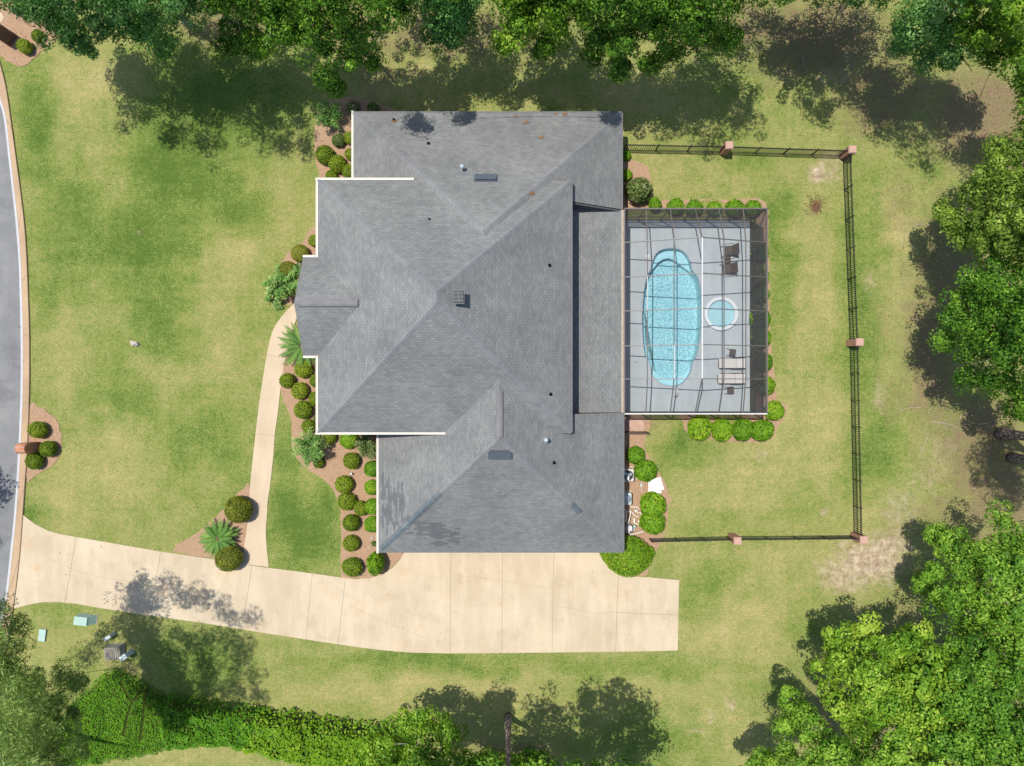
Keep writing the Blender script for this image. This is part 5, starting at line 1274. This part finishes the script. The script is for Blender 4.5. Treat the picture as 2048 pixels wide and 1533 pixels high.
TREES = [
 ((378, 50), [(130,45,5.5,1.5),(165,88,5,.75),(60,-5,7,1.5),(100,10,7,1.5),(215,20,7.5,1.9),(265,50,6,1.2),(300,60,6.5,1.3),(330,95,5,.65),(345,25,7.5,1.5),(395,-5,8,1.4),(200,-50,10,2.5),(310,-50,10.5,2.5),(90,-80,10,2.3),(20,-30,8,1.5)], 'tree_dark', 'wide dark tree over the upper left lawn, beside the mulch bed corner'),
 ((462, 45), [(480,75,5,1.25),(455,95,4.5,.45),(515,95,4.5,.5),(470,10,8,1.2),(500,-40,9,1.8)], 'tree_mid', 'small tree with one low round lobe between two big upper left trees'),
 ((716, 98), [(560,30,7.5,1.8),(610,25,8,1.7),(585,70,6,.9),(650,70,7,1.5),(690,115,6,1.2),(655,150,5,.7),(720,60,7,1.4),(745,120,5.5,.35),(775,15,8,1.4),(620,-40,10,2.2),(740,-50,10.5,2.4),(540,-20,9,1.6),(670,178,4,.3)], 'tree_mid', 'bright green tree above the upper left house corner with a low hanging branch'),
 ((893, 48), [(885,30,6,1.6),(915,45,5.5,1.1),(870,65,4.5,.7),(900,80,4,.5),(930,5,7,1.3),(870,-20,8,1.7)], 'tree_dark', 'compact dark tree alone above the middle of the north wing'),
 ((1098, 42), [(1060,40,7,1.4),(1025,70,5.5,.8),(1010,95,4.5,.4),(1110,60,6,1.1),(1090,95,4.5,.4),(1040,0,8,1.5),(1120,0,8.5,1.7),(1080,-60,10,2.2)], 'tree_bright', 'pale star-leaved tree above the house, left of the broad bright tree'),
 ((1330, 45), [(1200,70,6.5,1.1),(1185,110,5,.5),(1255,80,7,1.5),(1245,130,5.5,.65),(1300,125,5,.55),(1320,60,7.5,1.7),(1345,105,5.5,.6),(1400,50,7.5,1.6),(1440,85,6,.9),(1465,75,5.5,.5),(1290,10,9,1.9),(1380,-20,10,2.2),(1180,20,8,1.4),(1220,-30,10,2.0),(1450,0,8,1.4)], 'tree_mid', 'broad bright tree above the upper right end of the house roof'),
 ((1850, 55), [(1825,55,7,1.3),(1800,95,5,.5),(1870,40,8,1.5),(1880,95,6,.8),(1920,75,7,1.3),(1900,125,5,.6),(1850,115,5,.5),(1860,-30,10,2.0)], 'tree_dark', 'dark tree at the upper right, left half of the pair'),
 ((1985, 45), [(1960,50,8,1.5),(2005,80,7,1.2),(1985,110,6,.5),(2030,30,9,1.7),(1975,-30,10,2.0),(2040,100,7,.8)], 'tree_bright', 'yellow-green tree at the upper right corner'),
 ((2065, 190), [(2045,160,7,.8),(2055,210,6,.7),(2090,150,9,1.8),(2075,290,7,1.2)], 'tree_mid', 'green tree cut by the right edge below the upper right corner'),
 ((2040, 370), [(1985,320,6.5,1.0),(1945,385,6,.9),(1900,445,5.5,.8),(1880,425,4.5,.35),(1990,370,7,1.5),(1955,440,6.5,1.3),(2030,300,8,1.3),(2035,390,8.5,1.8),(2000,470,7.5,1.7),(1925,480,5.5,.7),(2040,480,9,1.7),(2080,420,11,2.4)], 'tree_olive', 'olive tufted tree on the right, above the rounder green one'),
 ((2040, 640), [(1960,560,7,1.1),(2000,545,8,1.2),(1925,600,6,.8),(1905,640,5.5,.6),(1950,630,7,1.3),(2000,620,8,1.6),(1890,680,5,.5),(1935,695,6,1.1),(1985,700,7,1.5),(1940,750,5,.8),(1975,770,5,.7),(2030,700,8.5,1.7),(2040,590,9,1.7),(2080,660,11,2.4)], 'tree_mid', 'rounded green tree on the right, opposite the pool'),
 ((2062, 800), [(2035,815,5.5,.9),(2030,770,6.5,.9),(2075,790,8,1.6)], 'tree_mid', 'dark green lobe of a tree on the right edge above the thick trunk'),
 ((1965, 1150), [(1895,1085,5.5,.9),(1870,1070,4.5,.35),(1930,1120,6.5,1.3),(1870,1140,5,.8),(1850,1170,4,.4),(1990,1110,7.5,1.5),(1895,1190,6,1.1),(1955,1200,7,1.5),(2025,1130,8.5,1.6),(2025,1060,7,1.1),(2040,1210,8.5,1.9),(1980,1265,7,1.3),(1930,1260,6,.9),(2060,1290,9,1.8)], 'tree_mid', 'dark green tree on the lower right edge below the bare soil'),
 ((1790, 1360), [(1690,1280,6,1.0),(1735,1260,6.5,.9),(1665,1330,6,1.0),(1770,1290,7.5,1.3),(1720,1340,7.5,1.5),(1810,1310,8,1.3),(1655,1385,5.5,.8),(1690,1410,6.5,1.2),(1760,1390,8.5,1.8),(1840,1370,9,1.8),(1725,1455,7,1.2),(1860,1335,8,1.4),(1825,1275,7,.9),(1880,1400,9,1.5),(1800,1450,9,1.9)], 'tree_bright', 'bright green broad tree at the lower right, nearest the lawn'),
 ((1925, 1400), [(1900,1310,8,1.3),(1960,1310,8.5,1.5),(2030,1340,9,1.8),(1905,1390,9.5,1.9),(1980,1410,10,2.2),(1880,1470,9.5,1.9),(1950,1500,10,2.2),(2040,1460,10.5,2.3),(2030,1540,11,2.4)], 'tree_mid', 'large green tree filling the lower right corner'),
 ((1660, 1475), [(1580,1400,5,.6),(1600,1430,5.5,.9),(1570,1455,5,.6),(1630,1460,6.5,1.1),(1570,1505,5,.8),(1620,1520,6.5,1.2),(1680,1510,7.5,1.6),(1525,1520,4.5,.6),(1500,1540,4.5,.6),(1560,1560,6,1.2),(1760,1530,9,2.0),(1830,1560,10,2.4)], 'tree_mid', 'yellow-green low tree at the bottom right, reaching farthest left'),
 ((845, 1500), [(810,1450,4.2,.75),(850,1438,4.5,.75),(890,1465,4.5,.9),(770,1490,4.5,.9),(835,1490,5.5,1.2),(880,1520,5.5,1.0),(740,1530,4.5,.9),(930,1530,4.2,.6),(830,1550,7,1.4),(975,1525,3.2,.5),(1015,1528,3,.35)], 'tree_bright', 'pale bright-leaved young tree at the bottom, at the right end of the hedge'),
]
AX, AY = 1404.0, 992.0
def shade(x, y, r, side):
    """crown lump beyond the frame whose shadow lands at photo pixel (x, y)"""
    for k in np.arange(.03, .40, .004):
        ix, iy = (x - k * AX) / (1 - k), (y - k * AY) / (1 - k); rp = r * S / (1 - k)
        if (side == 'top' and iy < -.95 * rp) or (side == 'bottom' and iy > 1533 + 1.0 * rp): break
    return (ix, iy, k * H, r * 1.02, .55 if side == 'top' else .62)
def shade_roof(x, y, r, zr_=3.6):
    for kr in np.arange(.05, .45, .005):
        ix, iy = (x - kr * AX) / (1 - kr), (y - kr * AY) / (1 - kr)
        if iy < -r * S / (1 - kr): break
    return (ix, iy, kr * (H - zr_) + zr_, r)
def shade_k(x, y, k, r): return ((x - k * AX) / (1 - k), (y - k * AY) / (1 - k), k * H, r * 1.22, .42)
SHADES = {0: [(270,240,1.2),(340,270,1.2),(415,295,1.1),(330,200,1.5),(430,230,1.6),(520,265,1.4),(565,285,1.1),(610,290,.9),(600,220,1.4),(500,180,1.6),(250,190,1.1),(400,150,1.4)],
 2: [(700,150,1.2),(650,190,1.1),(620,130,1.3),(740,205,.9),(800,200,.7),(560,130,1.3),(835,243,.9),(920,232,.6)],
 3: [(890,212,.7),(945,115,.8)], 4: [(1010,130,1.2),(1090,140,1.2),(1020,205,.7),(1130,190,.9),(1160,150,1.1)],
 5: [(1230,170,1.3),(1300,190,1.3),(1380,200,1.4),(1460,240,1.3),(1500,240,1.0),(1420,280,1.0),(1340,250,1.1),(1270,225,1.0),(1480,190,1.2),(1550,110,1.4)],
 6: [(1650,230,1.2),(1600,200,1.1),(1640,170,1.2),(1700,190,.9),(1780,230,1.4),(1820,280,1.3),(1760,270,1.0),(1850,330,1.0),(1880,260,1.3),(1640,110,1.4),(1720,100,1.3),(1700,40,1.5)]}
LOW = {0: [(400,60),(330,130),(450,120),(430,60),(380,100)], 2: [(500,110),(560,90),(620,90),(700,95),(720,140),(760,60),(670,200)], 3: [(830,75),(930,70),(960,110),(960,60),(850,50)],
 4: [(1000,70),(1060,100),(1110,110),(1150,90)], 5: [(1180,120),(1240,130),(1300,140),(1360,150),(1420,140),(1480,120),(1500,60),(1440,100),(1200,215),(1540,40)], 6: [(1560,60),(1600,90),(1640,40),(1690,70),(1740,60),(1770,150),(1600,140),(1780,100),(1830,200)]}
TREES[2][1].extend([shade_roof(820, 238, .8), shade_roof(843, 250, .6), shade_roof(925, 232, .5), shade_roof(1218, 228, .35)])
for k_, L_ in LOW.items(): SHADES[k_] = SHADES[k_] + [(x, y, 1.0) for x, y in L_]
for k_, L_ in SHADES.items(): TREES[k_][1].extend(shade(*q, 'top') for q in L_)
for i, (bs_, cl, mt, lb) in enumerate(TREES):
    big = mt == 'tree_bright'
    tot += tree(bs_, cl, mt, lb, GT, 100 + i, leaf=.20 if big else .17, dens=150 if big else 170)
PINES = [
 ((120, 1440), [(70,1380,8,.9),(30,1345,8.5,1.0),(75,1425,8.5,1.3),(120,1400,7,.7),(130,1350,6,.55),(155,1365,5,.35),(105,1465,8,1.1),(30,1440,9.5,1.6),(60,1510,10,1.7),(120,1530,9,1.2),(160,1490,6.5,.6),(150,1420,6,.5),(-20,1500,11,2.0)] + [shade_k(*q) for q in ((340,1172,.26,.7),(285,1192,.25,.8),(310,1205,.25,.8),(375,1200,.28,.7),(400,1197,.30,.7),(440,1218,.33,.7),(465,1240,.34,.5),(495,1235,.36,.5),(300,1270,.22,.9),(360,1275,.25,.9),(400,1290,.27,1.0),(440,1280,.30,.9),(480,1300,.33,.9),(350,1350,.22,1.0),(410,1350,.26,1.0),(450,1365,.30,1.0),(500,1350,.34,.7),(515,1395,.36,.7),(470,1400,.33,.8),(250,1335,.15,.6),(180,1310,.13,.7),(150,1350,.10,.6),(235,1255,.17,.7),(200,1275,.15,.6),(420,1395,.28,.8))], 'tall pine tree at the lower left corner casting shade on the driveway', .24),
 ((-20, 1380), [(5,1215,9,.8),(35,1245,8,.55),(15,1275,8.5,.9),(35,1295,7.5,.55),(-40,1240,10,1.5),(-40,1330,10,1.6),(0,1330,9,.8)], 'pine branch cluster at the left edge beside the kerb, below the driveway', .18),
]
for i, (bs_, cl, lb, r_) in enumerate(PINES):
    cl = [q if len(q) > 4 else (*q, .38 if q[0] < 0 or i == 1 else .7) for q in cl]
    tot += tree(bs_, cl, 'pine', lb, GT, 300 + i, leaf=.26, dens=190, tuft=.5, needle=True, tr=r_, bark='pinebark', name='pine_tree')
def bare_pine(base, top, crown, label, seed, tr, mat='pine'):
    """tall pine seen mostly as a trunk: its crown stands out of the frame"""
    global tot
    tot += tree(base, crown, mat, label, GT, seed, leaf=.26, dens=120, tuft=.55, needle=mat == 'pine', tr=tr, bark='pinebark', name='pine_tree')
bare_pine((1017, 1433), 0, [(1016,1700,13,1.1),(1010,1740,14,1.3),(1022,1780,15.5,1.2)], 'straight pine trunk with flaked bark rising from the lower lawn', 311, .21)
bare_pine((2000, 868), 0, [(2210,895,12,1.6),(2240,915,14,1.6),(2180,860,11,1.3)], 'thick grey tree trunk at the right edge beside the brown litter', 312, .34)
bare_pine((2022, 915), 0, [(2220,950,11,1.4),(2260,980,13,1.5)], 'darker tree trunk at the right edge just below the thick grey one', 313, .28)
# trees just outside the frame whose shade falls into it
OUT = [((1150, 1562), [shade(*q, 'bottom') for q in ((1180,1405,1.3),(1235,1402,1.4),(1268,1430,1.4),(1285,1470,1.4),(1290,1515,1.4),(1225,1450,1.7),(1170,1455,1.5),(1130,1490,1.5),(1065,1490,1.4),(1090,1415,1.0),(1070,1440,1.0),(1010,1400,.95),(1000,1470,1.3),(1240,1520,1.7),(1160,1525,1.5),(1200,1490,1.7),(1110,1450,1.1))], 'tree_mid', 'tall tree below the frame whose rounded shade lies on the lower lawn'),
       ((880, 1575), [(868,1562,11.5,1.15),(840,1590,12,1.3),(790,1600,10,1.2)], 'tree_bright', 'tree behind the pale young tree at the bottom edge'),
       ((-70, 960), [(-330,985,8,1.6),(-350,1050,8,1.5),(-300,1090,7,1.0)], 'tree_mid', 'street tree left of the road whose shade reaches the asphalt'),
       ((1660, -60), [(1640,-110,9,2.0),(1700,-80,8,1.6),(1590,-60,8,1.3),(1760,-120,10,2.2)], 'tree_mid', 'tree above the frame shading the upper right grass'),
       ((1960, 170), [(1990,185,8,1.0),(2030,250,7.5,1.2),(2060,110,10,1.6)], 'tree_dark', 'dark tree behind the upper right pair')]
for i, (bs_, cl, mt, lb) in enumerate(OUT[:4]): tot += tree(bs_, cl, mt, lb, GT, 400 + i, leaf=.22, dens=130)

# ------------------------------------------------------------------ hedges and ground cover at the bottom left
def hedge(name, px, h, mat, label, seed, leaf=.13, dens=150, lump=.25, zb=.5, grooves=()):
    rng = np.random.default_rng(seed); P = [(v.x, v.y) for v in G(jitter(smooth_pts(px, 4), 8, 7), h * zb)]
    xs = [p[0] for p in P]; ys = [p[1] for p in P]; arr = np.array(P)
    def inside(X, Y):
        r = np.zeros(len(X), bool); n = len(arr)
        for i in range(n):
            (x0, y0), (x1, y1) = arr[i], arr[(i + 1) % n]
            cnd = ((y0 > Y) != (y1 > Y)) & (X < (x1 - x0) * (Y - y0) / (y1 - y0 + 1e-12) + x0); r ^= cnd
        return r
    def edge(X, Y):
        d = np.full(len(X), 9.)
        for i in range(len(arr)):
            a_, b_ = arr[i], arr[(i + 1) % len(arr)]; ab = b_ - a_; t = np.clip(((X - a_[0]) * ab[0] + (Y - a_[1]) * ab[1]) / (ab @ ab + 1e-9), 0, 1)
            d = np.minimum(d, np.hypot(X - a_[0] - t * ab[0], Y - a_[1] - t * ab[1]))
        return d
    A = (max(xs) - min(xs)) * (max(ys) - min(ys)); n = int(A * dens)
    X = rng.uniform(min(xs), max(xs), n); Y = rng.uniform(min(ys), max(ys), n); k = inside(X, Y); X, Y = X[k], Y[k]; e = edge(X, Y)
    lz = np.array([noise.noise(Vector((x * .9, y * .9, seed))) + .6 * noise.noise(Vector((x * 2.2, y * 2.2, seed))) for x, y in zip(X, Y)])
    Z = h * (np.clip(e / .55, 0, 1) ** .5 * .9 + .08) * (1 + lump * lz) - np.abs(rng.normal(size=len(X))) * .06
    for g_ in grooves:
        q_ = np.array([(v.x, v.y) for v in G(g_, h)]); d_ = np.full(len(X), 9.)
        for a_, b_ in zip(q_[:-1], q_[1:]):
            ab = b_ - a_; t = np.clip(((X - a_[0]) * ab[0] + (Y - a_[1]) * ab[1]) / (ab @ ab), 0, 1); d_ = np.minimum(d_, np.hypot(X - a_[0] - t * ab[0], Y - a_[1] - t * ab[1]))
        kp = d_ > .09; X, Y, Z, e, lz = X[kp], Y[kp], Z[kp], e[kp], lz[kp]
    low = rng.random(len(X)) < np.where(e < .4, .45, .0); Z = np.where(low, Z * rng.random(len(X)), Z)
    Nn = np.stack([rng.normal(size=len(X)) * .5, rng.normal(size=len(X)) * .5, np.ones(len(X))], 1)
    T = .45 + lz * .16 + rng.normal(size=len(X)) * .13
    me = quads_mesh(name, leaf_arrays(np.stack([X, Y, Z], 1), Nn, leaf, .6, rng), T)
    root = empty(name, (0, 0, 0), label, 'hedge', 'hedges along the lower left')
    c = (sum(xs) / len(xs), sum(ys) / len(ys)); root.location = (c[0], c[1], 0); inv = Matrix.Translation(-Vector(root.location))
    o = link('leaves', me, [M[mat]], root); o.matrix_parent_inverse = inv
    # woody core following the leaf surface
    g = .22; gx = np.arange(min(xs), max(xs) + g, g); gy = np.arange(min(ys), max(ys) + g, g); XX, YY = np.meshgrid(gx, gy)
    ins = inside(XX.ravel(), YY.ravel()).reshape(XX.shape); ee = edge(XX.ravel(), YY.ravel()).reshape(XX.shape)
    lz2 = np.array([noise.noise(Vector((x * .9, y * .9, seed))) + .6 * noise.noise(Vector((x * 2.2, y * 2.2, seed))) for x, y in zip(XX.ravel(), YY.ravel())]).reshape(XX.shape)
    ZZ = np.where(ins, (h * (np.clip(ee / .55, 0, 1) ** .5 * .9) * (1 + lump * lz2) - .10), -.05)
    ny_, nx_ = XX.shape; vs = np.stack([XX, YY, ZZ], -1).reshape(-1, 3).tolist(); fs = [(j*nx_+i, j*nx_+i+1, (j+1)*nx_+i+1, (j+1)*nx_+i) for j in range(ny_-1) for i in range(nx_-1) if ins[j:j+2, i:i+2].all() and ee[j:j+2, i:i+2].min() > .12]
    me2 = bpy.data.meshes.new('woody_core'); me2.from_pydata(vs, [], fs); me2.update(); o2 = link('woody_core', me2, [M['core']], root); o2.matrix_parent_inverse = inv
    return len(T)
tot += hedge('ground_cover_mound', [(196,1352),(212,1340),(240,1344),(262,1352),(292,1372),(316,1385),(340,1396),(356,1412),(352,1450),(352,1490),(300,1512),(215,1528),(120,1540),(105,1480),(130,1420),(170,1380)], .55, 'hedge_leaf', 'low clipped green mound at the left end of the hedge row', 51, .10, 330, .12, grooves=([(291,1382),(286,1430),(280,1480)], [(240,1366),(252,1390),(263,1404),(252,1440),(246,1470)], [(263,1404),(280,1385)]))
tot += hedge('hedge', [(330,1393),(365,1398),(400,1404),(455,1412),(520,1419),(540,1440),(528,1480),(498,1502),(420,1496),(340,1500),(320,1460)], 1.25, 'hedge_leaf', 'dark middle stretch of hedge between the low mound and the bright part', 52, .16, 190, .22)
tot += hedge('hedge', [(512,1425),(560,1426),(620,1436),(690,1446),(740,1452),(800,1462),(830,1500),(790,1560),(690,1545),(600,1530),(520,1512),(480,1500),(498,1460)], 1.6, 'hedge_bright', 'bright yellow-green right stretch of hedge at the bottom', 53, .20, 150, .28)
tot += hedge('hedge', [(945,1520),(985,1510),(1030,1512),(1060,1505),(1100,1518),(1110,1560),(940,1560)], 1.0, 'hedge_leaf', 'dark low hedge clump at the bottom edge beside the pine trunk', 54, .2, 150, .3)
# scattered fallen leaves, thickest under the trees
rng = np.random.default_rng(77); n = 26000
FX = rng.uniform(-33, 33, n); FY = rng.uniform(-25, 25, n); px_ = FX * S + 1024; py_ = 766.5 - FY * S
prob = np.clip(blobs(px_, py_, LITTER), 0, 1) * .9 + .012; keep = rng.random(n) < prob
hx = (px_ > 585) & (px_ < 1510) & (py_ > 215) & (py_ < 1110); keep &= ~hx
FX, FY = FX[keep], FY[keep]; m_ = len(FX)
me = quads_mesh('fallen_leaves', leaf_arrays(np.stack([FX, FY, np.full(m_, .06)], 1), np.array([0, 0, 1.]) + rng.normal(size=(m_, 3)) * .3, .10, .6, rng), rng.random(m_))
o = link('fallen_leaves', me, [M['fallen']]); tag(o, 'dry brown leaves scattered over the grass under the trees', 'leaves', kind='stuff')
print('leaves', tot, 'objects', len(bpy.data.objects))
